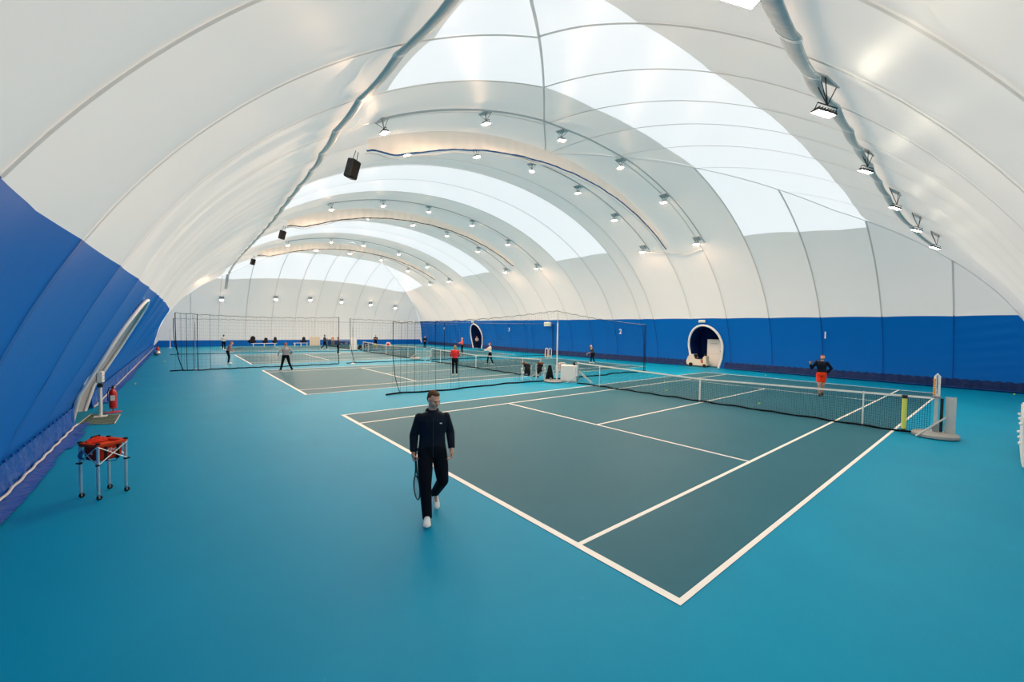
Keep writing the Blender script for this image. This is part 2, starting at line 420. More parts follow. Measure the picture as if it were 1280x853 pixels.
# skirts along the foot of the side walls: laced scalloped edge, vinyl valance and flaps on the floor
def skirt(side, par, y_a, y_b, step):
    sg = 1 if side == 'L' else -1
    y = y_a
    gaps = [(d[0]-d[1]-.05, d[0]+d[1]+.05) for d in DOORS[side]]
    ok = lambda yy: not any(a < yy < b for a, b in gaps)
    segs = []; cur = []
    n = int((y_b-y_a)/step)
    for i in range(n+1):
        yy = y_a+(y_b-y_a)*i/n
        if ok(yy): cur.append(yy)
        elif cur: segs.append(cur); cur = []
    if cur: segs.append(cur)
    for sg_ys in segs:
        rows = []
        for k, yy in enumerate(sg_ys):
            w = .5+.5*math.sin(yy*2*math.pi/.36); top = wall_pt(side, yy, .44+.07*w); mid = wall_pt(side, yy, .22); low = wall_pt(side, yy, .02)
            j = .02*math.sin(yy*7.1)+.015*math.sin(yy*17)
            rows.append([top+V((sg*(.05+.03*w), 0, 0)), mid+V((sg*(.13+j), 0, 0)), low+V((sg*(.16+j*.6), 0, .015))])
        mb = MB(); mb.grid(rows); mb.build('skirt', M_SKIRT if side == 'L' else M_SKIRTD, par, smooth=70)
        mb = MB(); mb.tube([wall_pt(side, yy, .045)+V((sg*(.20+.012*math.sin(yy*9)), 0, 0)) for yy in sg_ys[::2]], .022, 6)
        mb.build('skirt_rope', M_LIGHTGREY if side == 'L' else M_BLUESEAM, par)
        mb = MB()
        for yy in sg_ys[::6]:
            mb.box(wall_pt(side, yy, .50)+V((sg*.06, 0, 0)), (.03, .05, .05))
        mb.build('lacing', M_SKIRT, par)
    # flaps
    yy = y_a
    while yy < y_b-1:
        L = 1.2+random.random()*.8
        if ok(yy) and ok(yy+L) and ok(yy+L/2):
            mb = MB(); rows = []; w = .26+random.random()*.14
            for i in range(9):
                t = yy+L*i/8; b = wall_pt(side, t, .02)
                rows.append([V((b.x+sg*(.14+w*k/4), t+(.05*k if i == 8 else 0), .012+.03*abs(math.sin(t*5+k))*(k/4))) for k in range(5)])
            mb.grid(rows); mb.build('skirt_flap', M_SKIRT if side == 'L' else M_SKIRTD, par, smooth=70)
        yy += L+.03
skirt('L', wall_left, 2.0, 58.0, .06)
skirt('R', wall_right, -2.6, 58.0, .12)

# arched emergency doors
def arch_door(idx, side, y, w, h, label):
    sg = 1 if side == 'L' else -1; pa = wall_left if side == 'L' else wall_right
    d = tag(empty('door_%d' % idx), label, None, None, 'structure')
    poly = egg(w, h)
    path = [wall_pt(side, y+x, max(.0, z))+V((sg*.04, 0, 0)) for x, z in poly]
    mb = MB(); mb.tube(path, .05 if side == 'L' else .085, 10); mb.build('door_frame', M_WPLASTIC, d)
    depth = 1.9
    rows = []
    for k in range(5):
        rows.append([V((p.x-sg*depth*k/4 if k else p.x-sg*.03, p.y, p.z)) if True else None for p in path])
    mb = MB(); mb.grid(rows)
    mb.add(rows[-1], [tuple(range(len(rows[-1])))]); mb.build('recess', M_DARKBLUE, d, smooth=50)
    if side == 'L':
        # pale lining strip on the jamb further from the camera
        rows = []
        for p, (x, z) in zip(path, poly):
            if x > 0: rows.append([p+V((-.02, -.03, 0)), p+V((-.34, -.05, 0))])
        mb = MB(); mb.grid(rows); mb.build('jamb_lining', M_WPLASTIC, d, smooth=50)
    return d
arch_door(1, 'L', *DOORS['L'][0], 'arched exit opening with white frame in the blue wall by the ball cart')
arch_door(2, 'R', *DOORS['R'][0], 'arched exit opening with white frame sheltering the floor scrubber')
arch_door(3, 'R', *DOORS['R'][1], 'far arched exit opening with white frame and a person inside')

# ------------------------------------------------------------------ floor and court markings
floor = MB(); floor.box((11, 28.5, -.05), (48, 76, .10)); floor = floor.build('floor', M_FLOOR, smooth=0)
tag(floor, 'blue acrylic sports floor with teal tennis courts and white lines', None, None, 'structure')
CL, CWD, SG = 23.77, 10.97, 1.37
def court(y0):
    mb = MB(); mb.box((CL/2, y0+CWD/2, .001), (CL, CWD, .006)); mb.build('court_surface', M_COURT, floor, smooth=0)
    def line(x0, x1, ya, yb):
        m = MB(); m.box(((x0+x1)/2, y0+(ya+yb)/2, .005), (x1-x0, yb-ya, .004)); m.build('court_line', M_LINE, floor, smooth=0)
    b = .10; l = .065
    line(0, b, 0, CWD); line(CL-b, CL, 0, CWD)
    line(b, CL-b, 0, l); line(b, CL-b, CWD-l, CWD)
    line(b, CL-b, SG, SG+l); line(b, CL-b, CWD-SG-l, CWD-SG)
    for x in (5.485, 18.285): line(x-l/2, x+l/2, SG+l, CWD-SG-l)
    line(5.485+l/2, 18.285-l/2, CWD/2-l/2, CWD/2+l/2)
    line(b, b+.1, CWD/2-.03, CWD/2+.03); line(CL-b-.1, CL-b, CWD/2-.03, CWD/2+.03)
CY = [PER*k for k in range(4)]
for y in CY: court(y)

# ------------------------------------------------------------------ floodlights, conduits, sleeves, curtains under the roof
def make_lamp():
    r = empty('floodlight')
    # lens looks along -Z, hung from a mounting plate above
    mb = MB(); mb.box((0, 0, 0), (.50, .32, .05), bev=.015)
    for i in range(7): mb.box((-.21+.07*i, 0, .045), (.012, .26, .05))
    mb.build('housing', M_BLACK, r)
    mb = MB(); mb.box((0, 0, -.030), (.44, .26, .012)); mb.build('lens', M_LENS, r, smooth=0)
    mb = MB(); mb.tube([(-.25, 0, 0), (-.25, 0, .17), (.25, 0, .17), (.25, 0, 0)], .014, 6); mb.build('bracket', M_BLACK, r)
    return r
lamp0 = make_lamp(); _used = [False]
def mount(parent, p, n):
    """plate on the membrane and a short wire cage down to the lamp, in the lamp's own frame"""
    X, Y, Z = frame(n); R = Matrix((X, Y, Z)).transposed()
    Mi = parent.matrix_basis.inverted()
    mb = MB(); mb.box(p-n*.03, (.50, .34, .02), rot=R); o = mb.build('mounting_plate', M_LIGHTGREY, parent); o.data.transform(Mi)
    mb = MB(); base = parent.matrix_basis @ V((0, 0, .17))
    for sx in (-.22, .22):
        for sy in (-.14, .14): mb.tube([p-n*.04+X*sx+Y*sy, base], .008, 5)
    o = mb.build('hanger_wire', M_BLACK, parent); o.data.transform(Mi)
def dome_n(X, Y):
    e = .15; a = (dome_z(X+e, Y)-dome_z(X-e, Y))/(2*e); b = (dome_z(X, Y+e)-dome_z(X, Y-e))/(2*e)
    return V((-a, -b, 1)).normalized()
def place_lamp(X, Y, label, group, aim=None, drop=.42, plate=True, spin=0.0):
    p = V((X, Y, dome_z(X, Y))); n = dome_n(X, Y)
    o = lamp0 if not _used[0] else copy_tree(lamp0); _used[0] = True
    pos = p - V((0, 0, drop*.6)) - n*(drop*.4)
    d = V(aim).normalized() if aim is not None else (V((0, 0, -1))*.75 - n*.35).normalized()
    q = d.to_track_quat('-Z', 'Y')
    o.matrix_basis = Matrix.Translation(pos) @ q.to_matrix().to_4x4() @ Matrix.Rotation(spin, 4, 'Z')
    tag(o, label, 'floodlight', group)
    o.matrix_basis = o.matrix_basis @ Matrix.Scale(.66, 4); return o, p, n
def under_dome(u, v, drop):
    """the point on a pixel's ray that hangs drop below the membrane"""
    d = ray(u, v); t = .5
    while t < 90:
        p = CAM + d*t
        if dome_z(p.x, p.y)-p.z < drop: break
        t += .03
    return p
lamp_list = []
ORD = ['first', 'second', 'third', 'fourth', 'fifth', 'sixth']
ROWS = [(11.0, [1.25, 5.3, 9.5, 13.85, 18.05, 22.1], 'before the blue-hemmed curtain', 'lamps before the first curtain'),
        (15.0, [3.9, 7.6, 11.3, 15.1, 18.8, 22.2], 'after the blue-hemmed curtain', 'lamps after the first curtain'),
        (26.4, [3.9, 7.4, 11.0, 15.0, 18.8, 22.3], 'before the second curtain', 'lamps before the second curtain'),
        (31.0, [4.0, 8.0, 11.9, 15.3, 18.8, 22.2], 'after the second curtain', 'lamps after the second curtain'),
        (42.3, [4.3, 8.3, 11.6, 15.6, 19.2, 22.2], 'before the third curtain', 'lamps before the third curtain'),
        (46.9, [4.3, 8.0, 11.6, 15.4, 18.9, 22.0], 'after the third curtain', 'lamps after the third curtain')]
for Y, xs, lab, grp in ROWS:
    for i, X in enumerate(xs): lamp_list.append(place_lamp(X, Y, ORD[i]+' floodlight from the long sleeve on the arch '+lab, grp))
for i, X in enumerate((.15, 5.8, 9.85, 13.9, 18.0, 21.8)): lamp_list.append(place_lamp(X, 57.7, ORD[i]+' floodlight on the white end wall counting from the short white pole', 'lamps on the end wall', aim=(0, -.8, -.6)))
for i, (u, v) in enumerate(((926, -6), (1030, 141), (1082, 214), (1119, 260), (1146, 288), (1169, 310))):
    p = under_dome(u, v, .55)
    o, q_, n_ = place_lamp(p.x, p.y, ORD[i]+' floodlight on the near-end sleeve counting towards the blue numbered wall', 'lamps on the near sleeve', aim=(-.16, .30, -.93), drop=.55)
    o.matrix_basis = Matrix.Translation(p) @ Matrix(((.774, .633, .0), (-.633, .774, .0), (0, 0, 1))).to_4x4() @ Matrix.Rotation(math.radians(16), 4, 'Y') @ Matrix.Rotation(math.radians(14), 4, 'X') @ Matrix.Scale(.62, 4)
    for c in o.children:
        if c.name.startswith('lens'):
            c.data = c.data.copy(); c.data.materials.clear(); c.data.materials.append(M_LENS2)
    lamp_list.append((o, q_, n_))
for o, p, n in lamp_list: mount(o, p, n)

# conduits that follow the lamp rows
for k, (Y, xs, lab, grp) in enumerate(ROWS):
    path = []
    a, b = xs[0]-.1, xs[-1]+.3
    for i in range(41):
        X = a+(b-a)*i/40; path.append(V((X, Y-.36, dome_z(X, Y-.36)))-dome_n(X, Y-.36)*.08)
    mb = MB(); mb.tube(path, .035, 6)
    names = ['before the first raised curtain', 'after the first raised curtain', 'before the second raised curtain', 'after the second raised curtain', 'before the third raised curtain', 'after the third raised curtain']
    tag(mb.build('cable_conduit', M_LIGHTGREY), 'pale cable conduit running over the roof arch ' + names[k], 'conduit', 'roof conduits')
# link pipe between the first two rows on the right-hand wall
path = []
for i in range(25):
    Y = 11.0+4.0*i/24; X = 23.2-.9*abs(i/24-.3)
    path.append(V((X, Y, dome_z(X, Y)))-dome_n(X, Y)*.06)
mb = MB(); mb.tube(path, .025, 6); tag(mb.build('cable_conduit', M_LIGHTGREY), 'thin pale pipe linking the two lamp arches beside the first raised curtain', 'conduit', 'roof conduits')

def sleeve(path, w, label, ties, thick=.3):
    t = empty('cable_sleeve', path[0]); base = path[0]; rings = []; n = len(path)
    def ring(i, k=1.0, sh=0.0):
        d = (path[min(i+1, n-1)]-path[max(i-1, 0)]).normalized(); nn = dome_n(path[i].x, path[i].y); sd = d.cross(nn).normalized(); nn = sd.cross(d)
        return [path[i]-base+d*sh+sd*(w*k*math.cos(a))+nn*(w*thick*k*math.sin(a)) for a in [2*math.pi*j/12 for j in range(12)]]
    mb = MB(); mb.loft([ring(i) for i in range(n)]); mb.build('sleeve_tube', M_DUCT, t)
    for i in ties:
        mb = MB(); mb.loft([ring(i, 1.12, -.06), ring(i, 1.12, .06)]); mb.build('tie', M_WPLASTIC, t)
    return tag(t, label, 'cable sleeve')
path = []
for i in range(97):
    Y = 1.0+55.5*i/96; X = -.62+.20*min(1, max(0, (Y-3)/8))+.50*ss((Y-9)/7)+.40*ss((Y-15)/14)
    sag = .05*abs(math.sin(i*math.pi/4)); path.append(V((X, Y, dome_z(X, Y)))-dome_n(X, Y)*(.10+sag))
sleeve(path, .15, 'long grey cable sleeve running the length of the roof above the left baselines', range(4, 96, 4))
pts = [(-2.6, -.95), (-1.0, -.85), (.53, -.59), (1.67, -.38), (4.12, .02), (5.25, .05), (8.5, .40), (11.91, .64), (14.5, .75), (16.79, .78), (18.4, .66), (19.6, .40), (20.6, .0)]
path = []
for i in range(73):
    X = -2.6+23.2*i/72
    for (x0, y0), (x1, y1) in zip(pts[:-1], pts[1:]):
        if x0 <= X <= x1+1e-6: Y = y0+(y1-y0)*(X-x0)/(x1-x0); break
    sag = .03*abs(math.sin(i*math.pi/6)); path.append(V((X, Y, dome_z(X, Y)))-dome_n(X, Y)*(.12+sag))
sleeve(path, .14, 'sagging grey cable sleeve with lamps across the near end of the roof', range(6, 72, 6))

def baffle(k, Y, xa, xb, rope_mat, nm):
    t = empty('raised_curtain', (xa, Y, 0))
    n = 120; rows = []; hem = []; pipe = []
    for i in range(n+1):
        X = xa+(xb-xa)*i/n; z = dome_z(X, Y); dep = (.85-.62*(i/n))*(.45+.55*ss(i/8))+.012*math.sin(i*.55)
        w = .05*math.sin(i*1.9)+.03*math.sin(i*.8+k)
        rows.append([V((X-xa, -.10+.10*f+w*math.sin(f*3.1)*.8, z-.02-dep*f)) for f in (0, .15, .4, .7, 1)])
        hem.append(V((X-xa, .02, z-dep-.01+.008*math.sin(i*.9)))); pipe.append(V((X-xa, .14, z-dep-.10+.02*math.sin(i*.6+1))))
    mb = MB(); mb.grid(rows); mb.build('curtain_cloth', M_WHITE, t, smooth=70)
    mb = MB(); mb.tube(hem, .035, 6); mb.build('curtain_hem', rope_mat, t)
    mb = MB(); mb.tube(pipe[:-3], .03, 6); mb.build('lifting_pipe', M_WPLASTIC, t)
    tag(t, 'gathered pale curtain raised under the roof ' + nm, 'curtain', 'raised divider curtains')
baffle(0, 13.3, 1.6, 22.4, M_ROPEBLUE, 'with a thick blue hem beyond the big skylight')
baffle(1, 29.3, 1.9, 21.8, M_NETBLACK, 'with dark hem between second and third skylights')
baffle(2, 44.9, 2.2, 21.6, M_NETBLACK, 'with a dark hem before the last skylight')

def speaker(X, Y, drop, label, sc=1.0):
    z = dome_z(X, Y); t = empty('loudspeaker', (X, Y, z-drop)); t.rotation_euler = (.25, .1, .5)
    mb = MB(); mb.box((0, 0, 0), (.34*sc, .30*sc, .62*sc), bev=.03); mb.build('cabinet', M_BLACK, t)
    mb = MB(); mb.box((0, -.156*sc, 0), (.29*sc, .012, .55*sc)); mb.build('grille', M_RUBBER, t)
    mb = MB(); mb.tube([(-.1, 0, .3*sc), (-.06, 0, drop-.05)], .012, 5); mb.tube([(.1, 0, .3*sc), (.06, 0, drop-.05)], .012, 5); mb.build('hanger_wire', M_BLACK, t)
    tag(t, label, 'loudspeaker', 'hanging loudspeakers')
speaker(1.35, 14.2, .75, 'black loudspeaker hanging at the left end of the blue-hemmed raised curtain', 1.15)
speaker(1.9, 31.0, .7, 'black loudspeaker hanging at the left end of the second raised curtain')
speaker(2.0, 46.6, .7, 'loudspeaker hanging at the left end of the raised curtain before the last skylight')

# court numbers on the right wall
for k, y in enumerate((5.25, 20.4, 36.5, 52.0)):
    p = wall_pt('R', y, 2.62, -.0); R = Matrix(((0, 0, -1), (-1, 0, 0), (0, 1, 0))).to_4x4()
    text_mesh('court_number', str(k+1), .62, M_WPLASTIC, Matrix.Translation(p+V((-.16, 0, 0))) @ R, wall_right, extrude=.01)

# ------------------------------------------------------------------ tennis nets
def make_net():
    t = empty('tennis_net')
    L = 12.62; half = L/2
    top = lambda y: .914+(1.07-.914)*(abs(y)/half)**1.0
    # local: net runs along Y centred on 0
    mb = MB(); th = .0034
    y = -half+.02
    while y < half:
        zt = top(y)-.03; mb.add([(-th, y, .03), (th, y-th, .03), (th, y+th, .03), (-th, y, zt), (th, y-th, zt), (th, y+th, zt)], [(0, 1, 4, 3), (1, 2, 5, 4), (2, 0, 3, 5)]); y += .048
    for k in range(20):
        f = .04+k*.048
        pts = [(0, -half+L*i/24, min(f*top(-half+L*i/24)/.97, 2)) for i in range(25)]
        mb.tube(pts, th*1.1, 3, caps=False)
    mb.build('netting', M_NETBLACK, t, smooth=0)['kind'] = 'stuff'
    mb = MB(); mb.loft([[V((x, yy, top(yy)+dz)) for x, dz in ((-.012, -.055), (.012, -.055), (.014, .0), (-.014, .0))] for yy in [-half+L*i/24 for i in range(25)]]); mb.build('head_band', M_NETWHITE, t)
    mb = MB(); mb.box((0, 0, .45), (.03, .055, .9)); mb.build('centre_strap', M_NETWHITE, t)
    mb = MB(); mb.tube([(.02*math.sin(i*.9), -half+L*i/40, .035+.015*math.sin(i*1.7)) for i in range(41)], .03, 6); mb.build('foot_band', M_NETBLACK, t)
    for s in (-1, 1):
        mb = MB(); mb.tube([(0, s*4.90, 0), (0, s*4.90, 1.05)], .018, 8); mb.build('singles_stick', M_WPLASTIC, t)
    return t
NX = 11.885
net0 = make_net(); net0.location = (NX, CWD/2+.12, 0)
tag(net0, 'tennis net with white head band on the court the man in black walks along', 'net', 'court nets')
for k, lab in ((1, 'tennis net with white head band behind the woman in the red top'), (2, 'tennis net crossing the third court before the far divider'), (3, 'tennis net on the last court by the end wall')):
    n = copy_tree(net0); n.location = (NX, CY[k]+CWD/2, 0); tag(n, lab, 'net', 'court nets')
def net_post(loc, rz, label, disc=True):
    t = empty('net_post', loc, rz)   # local -Y points towards the net's middle... post at origin
    if disc:
        mb = MB(); mb.lathe([(.42, .0), (.46, .03), (.46, .09), (.43, .12), (.10, .15)], seg=28); mb.build('base_disc', M_GREY, t)
    mb = MB(); mb.tube([(0, 0, .1), (0, 0, 1.10)], .04, 10); mb.build('post', M_LIGHTGREY, t)
    mb = MB(); mb.tube([(0, 0, .12), (0, 0, .36)], .065, 10); mb.build('socket', M_STEEL, t)
    mb = MB(); mb.tube([(-.45, .32, .03), (.05, -.18, .55)], .022, 8); mb.build('brace', M_LIGHTGREY, t)
    tag(t, label, 'net post', 'net posts'); return t
np1 = net_post((NX, -.80, 0), 0, 'net post on a round grey base with an orange score tower on top')
mb = MB(); mb.box((.10, -.26, .62), (.03, .20, .96)); mb.build('weight_plate', M_LIGHTGREY, np1)
mb = MB(); mb.box((.06, -.10, .55), (.05, .06, 1.0)); mb.build('winch_strip', M_BLACK, np1)
for k, (x, y) in enumerate(((NX, CY[0]+CWD+.93), (NX, CY[1]-.93), (NX, CY[1]+CWD+.93), (NX, CY[2]-.93), (NX, CY[2]+CWD+.93))):
    labs = ['net post hidden beside the white box between the first two courts', 'net post beside the white chairs at the near end of the second court net', 'net post at the far end of the net behind the woman in red', 'net post at the near end of the third court net', 'net post at the far end of the third court net by the far chairs']
    net_post((x, y, 0), 0, labs[k], disc=k == 3)
# score tower on the near post
t = empty('score_tower', (NX, -.80, 1.10)); tag(t, 'orange and white score tower standing on the near net post', 'scoreboard')
mb = MB(); mb.tube([(0, -.035, 0), (0, -.035, .54), (0, 0, .60), (0, .035, .54), (0, .035, 0)], .028, 8); mb.build('tower_frame', M_WPLASTIC, t)
for i in range(8):
    mb = MB(); mb.box((-.02, .05, .05+.058*i), (.08, .05, .040), bev=.01); mb.build('score_tag', M_ORANGE, t)
mb = MB(); mb.box((0, 0, -.02), (.14, .16, .05)); mb.build('clamp', M_STEEL, t)
# yellow ball tube on the net
t = empty('ball_tube', (NX-.07, -.19, 0)); tag(t, 'tall yellow ball collecting tube with black ends hung on the near net', 'ball tube')
mb = MB(); mb.tube([(0, 0, .12), (0, 0, .98)], .055, 12); mb.build('tube_body', M_YELLOW, t)
mb = MB(); mb.tube([(0, 0, .97), (0, 0, 1.06)], .062, 12); mb.build('tube_cap', M_BLACK, t)
mb = MB(); mb.tube([(0, 0, .07), (0, 0, .125)], .05, 12); mb.build('tube_mouth', M_BLACK, t)

# ------------------------------------------------------------------ divider nets hanging from cables
def divider(xa, xb, y, hfun, label, cell=.13, folds=(), gather_right=False, th=.0017, hem=.05):
    t = empty('divider_net', (xa, y, 0)); L = xb-xa
    mb = MB(); n = int(L/cell)
    off = lambda x: .06*math.sin(x*1.3+y)+.03*math.sin(x*3.7)
    for i in range(n+1):
        x = L*i/n; z = hfun(x); o0 = off(x)
        mb.add([(x-th, o0*1.6, .03), (x+th, o0*1.6, .03), (x, o0*1.6+th*1.7, .03), (x-th, o0*.2, z), (x+th, o0*.2, z), (x, o0*.2+th*1.7, z)], [(0, 1, 4, 3), (1, 2, 5, 4), (2, 0, 3, 5)])
    rows = int(3.2/cell)
    for k in range(1, rows):
        f = k/rows; mb.tube([(L*i/60, off(L*i/60)*(1.6-1.4*f), .03+f*(hfun(L*i/60)-.03)) for i in range(61)], th, 3, caps=False)
    mb.build('netting', M_NETBLACK, t, smooth=0)['kind'] = 'stuff'
    mb = MB(); mb.tube([(L*i/80-.25*(i == 0), off(L*i/80)*1.6+.08*math.sin(i*.5), .035+.01*math.sin(i)) for i in range(81)], hem*.7, 6); mb.build('weighted_hem', M_NETBLACK, t)
    m = int(L/.18); mb = MB(); mb.tube([(L*i/m, 0, hfun(L*i/m)-.05*(i % 4 == 2)-.025*(i % 2)) for i in range(m+1)], .011, 5); mb.build('top_rope', M_NETBLACK, t)
    mb = MB(); mb.tube([(L*i/60, .02, hfun(L*i/60)+.015) for i in range(61)], .006, 4); mb.build('steel_cable', M_LIGHTGREY, t)
    for x, r in folds:
        mb = MB(); mb.tube([(x+(.12 if x < .05 else .01)*(1-f)**4*3, off(x)*(1.6-1.4*f), .03+f*(hfun(x)-.03)) for f in (0, .05, .12, .25, .5, .75, 1)], r, 5); mb.build('fold', M_NETBLACK, t)
    if gather_right:
        for dx in (0, .10, .2):
            mb = MB(); mb.tube([(L-dx, .05*math.sin(dx*30), .03), (L-dx*1.2, 0, hfun(L))], .016, 5); mb.build('fold', M_NETBLACK, t)
    tag(t, label, 'divider net', 'divider nets'); return t
divider(2.78, 20.6, 13.6, lambda x: 2.95+.80*max(0, 1-abs(x-9.1)/9.1)**1.6 if x < 9.1 else 3.15+.62*max(0, 1-(x-9.1)/8.6)**1.5, 'black mesh divider net hung between the first and second courts',
        folds=[(0, .013), (.35, .004), (.62, .004), (.95, .006), (1.25, .004), (1.9, .006), (2.6, .004), (3.0, .005)], gather_right=True)
divider(-4.0, 5.0, 28.3, lambda x: 3.25+.12*(x/4.5-1)**2, 'black mesh divider net beside the man in the grey shirt', cell=.2, folds=[(0, .022), (.25, .008), (.5, .014), (.8, .008), (1.0, .018), (1.6, .008), (9.0, .022)], th=.0018, hem=.05)
divider(5.9, 27.0, 28.7, lambda x: 3.2+.1*(x/10-1)**2, 'black mesh divider net behind the second court with its end at the blue wall', cell=.22, folds=[(0, .02), (7, .012), (7.9, .02)], gather_right=True, th=.0018, hem=.045)
divider(-4.2, 24.5, 44.2, lambda x: 3.2, 'black mesh divider net before the last court', cell=.3, folds=[(0, .03)], th=.0018, hem=.04)
def pole(x, y, h, label, r=.035, m=M_WPLASTIC):
    t = empty('net_pole', (x, y, 0)); tag(t, label, 'pole', 'divider net poles')
    mb = MB(); mb.lathe([(.16, 0), (.16, .02), (.05, .05)], seg=16); mb.build('foot_plate', M_WPLASTIC, t)
    mb = MB(); mb.tube([(0, 0, .03), (0, 0, h*.82)], r, 8); mb.build('pole_tube', m, t)
    mb = MB(); mb.tube([(0, 0, h*.8), (0, 0, h)], r*.45, 6); mb.build('pole_tip', M_LIGHTGREY, t)
pole(11.92, 13.42, 3.78, 'tall white pole lifting the cable of the nearest divider net')
pole(-3.1, 28.6, 3.45, 'slim pole at the left end of the divider net by the man in grey', .02, M_STEEL)
pole(6.0, 28.4, 3.3, 'slim pole where two divider nets meet behind the second court', .02, M_STEEL)
pole(-4.6, 57.9, 2.2, 'short white pole standing in the far left corner', .04)

# ------------------------------------------------------------------ ball cart
CT = V((-4.79, 7.06, 0))
t = empty('ball_cart', CT, math.radians(37.5)); tag(t, 'wheeled tennis ball cart with red bag on four silver legs', 'ball cart')
hw = .185
corners = [(-hw, -hw), (hw, -hw), (hw, hw), (-hw, hw)]
for x, y in corners:
    mb = MB(); mb.tube([(x, y, .075), (x, y, .86)], .0205, 10); leg = mb.build('leg', M_CHROME, t)
    mb = MB(); mb.lathe([(.03, -.014), (.036, -.01), (.036, .01), (.03, .014)], (x+.012, y, .037), 14, axis=(0, 1, 0)); mb.build('wheel', M_RUBBER, leg)
    mb = MB(); mb.box((x, y-.02, .06), (.02, .006, .06)); mb.box((x, y+.02, .06), (.02, .006, .06)); mb.box((x, y, .088), (.03, .046, .012)); mb.build('caster_fork', M_STEEL, leg)
    mb = MB(); mb.tube([(x, y, .535), (x, y, .565)], .027, 10); mb.box((x*1.12, y*1.12, .55), (.03, .03, .022)); mb.build('collar', M_BLACK, leg)
for i in range(4):
    (x0, y0), (x1, y1) = corners[i], corners[(i+1) % 4]; o = V((x0+x1, y0+y1, 0)).normalized()*.022
    for a, b in (((x0, y0, .56), (x1, y1, .82)), ((x0, y0, .82), (x1, y1, .56))):
        mb = MB(); mb.tube([V(a)+o, V(b)+o], .0075, 6); mb.build('cross_brace', M_CHROME, t)
# soft bag: open-topped, sagging, with a folded flap
M_BAG = mat('red_bag_cloth', (.62, .028, .010), rough=.75, spec=.2, bump=.5, bscale=25, var=.2, vscale=8)
M_BAGDK = mat('black_webbing', (.012, .011, .012), rough=.8, spec=.2)
def rr(hx, hy, z, n=6, r=.05, sag=0.0):
    out = []
    for cx, cy, a0 in ((hx-r, hy-r, 0), (-hx+r, hy-r, 90), (-hx+r, -hy+r, 180), (hx-r, -hy+r, 270)):
        for i in range(n):
            a = math.radians(a0+90*i/(n-1)); x = cx+r*math.cos(a); y = cy+r*math.sin(a)
            out.append(V((x, y, z-sag*(1-max(abs(x)/hx, abs(y)/hy)*0-((abs(x)/hx)*(abs(y)/hy))**2))))
    return out
mb = MB(); mb.loft([rr(.13, .13, .585), rr(.155, .155, .60), rr(.168, .168, .70), rr(.165, .165, .83), rr(.150, .150, .825), rr(.14, .14, .62)]); bag = mb.build('bag', M_BAG, t)
mb = MB(); mb.loft([rr(.200, .200, .825, r=.03, sag=.035), rr(.208, .208, .845, r=.03, sag=.035), rr(.208, .208, .872, r=.03, sag=.035), rr(.196, .196, .880, r=.03, sag=.035), rr(.15, .15, .865, r=.03, sag=.03), rr(.15, .15, .83, r=.03, sag=.03)]); mb.build('bag_rim', mat('orange_bag_rim', (.75, .06, .012), rough=.7, spec=.2), t)
for cx, cy in corners:
    mb = MB(); mb.box((cx, cy, .872), (.055, .055, .032), bev=.01); mb.build('corner_cap', M_BAGDK, t)
mb = MB(); mb.grid([[V((x, .10+.08*f, .84+.075*math.sin(f*2.4)*(1-abs(x)/.16)**.5+.02*f)) for f in (0, .3, .6, .9, 1.2)] for x in (-.13, -.09, -.04, 0, .04, .09, .13)]); mb.build('flap', M_BAG, t, smooth=60)
mb = MB(); mb.tube([(-.06, .19, .87), (-.05, .16, .925), (.05, .16, .93), (.07, .19, .87)], .012, 6); mb.build('grab_handle', M_BAGDK, t)
for x in (-.075, .085):
    mb = MB(); mb.box((x, -.172, .70), (.038, .008, .23)); mb.box((x, -.155, .585), (.038, .05, .01)); mb.build('webbing_strap', M_BAGDK, bag)
mb = MB(); mb.tube([(-.075, -.18, .60), (-.02, -.20, .565), (.04, -.20, .562), (.085, -.18, .60)], .006, 5); mb.build('carry_loop', M_BAGDK, bag)
text_mesh('lettering', 'Wilson', .075, M_WPLASTIC, Matrix.Translation((.005, -.173, .745)) @ Matrix.Rotation(math.pi/2, 4, 'X'), bag, .002)
mb = MB(); mb.box((-.172, -.02, .71), (.006, .05, .03)); mb.build('side_label', M_WPLASTIC, bag)
mb = MB(); mb.grid([[V((-.19-.05*math.sin(a*3.14), y, .60+.16*a)) for a in (0, .25, .5, .75, 1)] for y in (.05, .10, .15)]); mb.build('side_pocket', mat('mesh_pocket', (.03, .12, .2), rough=.8), t, smooth=60)

# ------------------------------------------------------------------ things by the left door
t = empty('fire_extinguisher', (-5.42, 15.30, 0)); tag(t, 'red fire extinguisher on its stand beside the left exit opening', 'extinguisher')
mb = MB(); mb.lathe([(.06, .16), (.085, .17), (.088, .20), (.088, .60), (.075, .66), (.035, .70), (.03, .73)], seg=18); body = mb.build('cylinder', M_RED, t)
mb = MB(); mb.box((0, -.089, .45), (.10, .006, .16)); mb.build('paper_label', M_WPLASTIC, body)
mb = MB(); mb.lathe([(.02, .72), (.03, .74), (.03, .79), (.015, .80)], seg=10); mb.box((.03, -.02, .81), (.13, .02, .015), rot=(0, .2, 0)); mb.build('valve', M_BLACK, t)
mb = MB(); mb.tube([(0, .02, .76), (-.08, .03, .77), (-.12, .03, .62), (-.11, .03, .35)], .012, 6); mb.build('hose', M_RUBBER, t)
t = empty('extinguisher_stand', (-5.42, 15.30, 0)); tag(t, 'red floor stand with round foot under the fire extinguisher', 'stand')
mb = MB(); mb.lathe([(.20, 0), (.20, .012), (.03, .03)], seg=22); mb.build('foot', M_RED, t)
mb = MB(); mb.tube([(0, 0, .02), (0, 0, .14)], .016, 8); mb.lathe([(.09, .13), (.09, .155)], seg=18); mb.build('holder', M_RED, t)
t = empty('dispenser_stand', (-5.62, 14.65, 0)); tag(t, 'white pole stand with a white box head inside the left exit opening', 'stand')
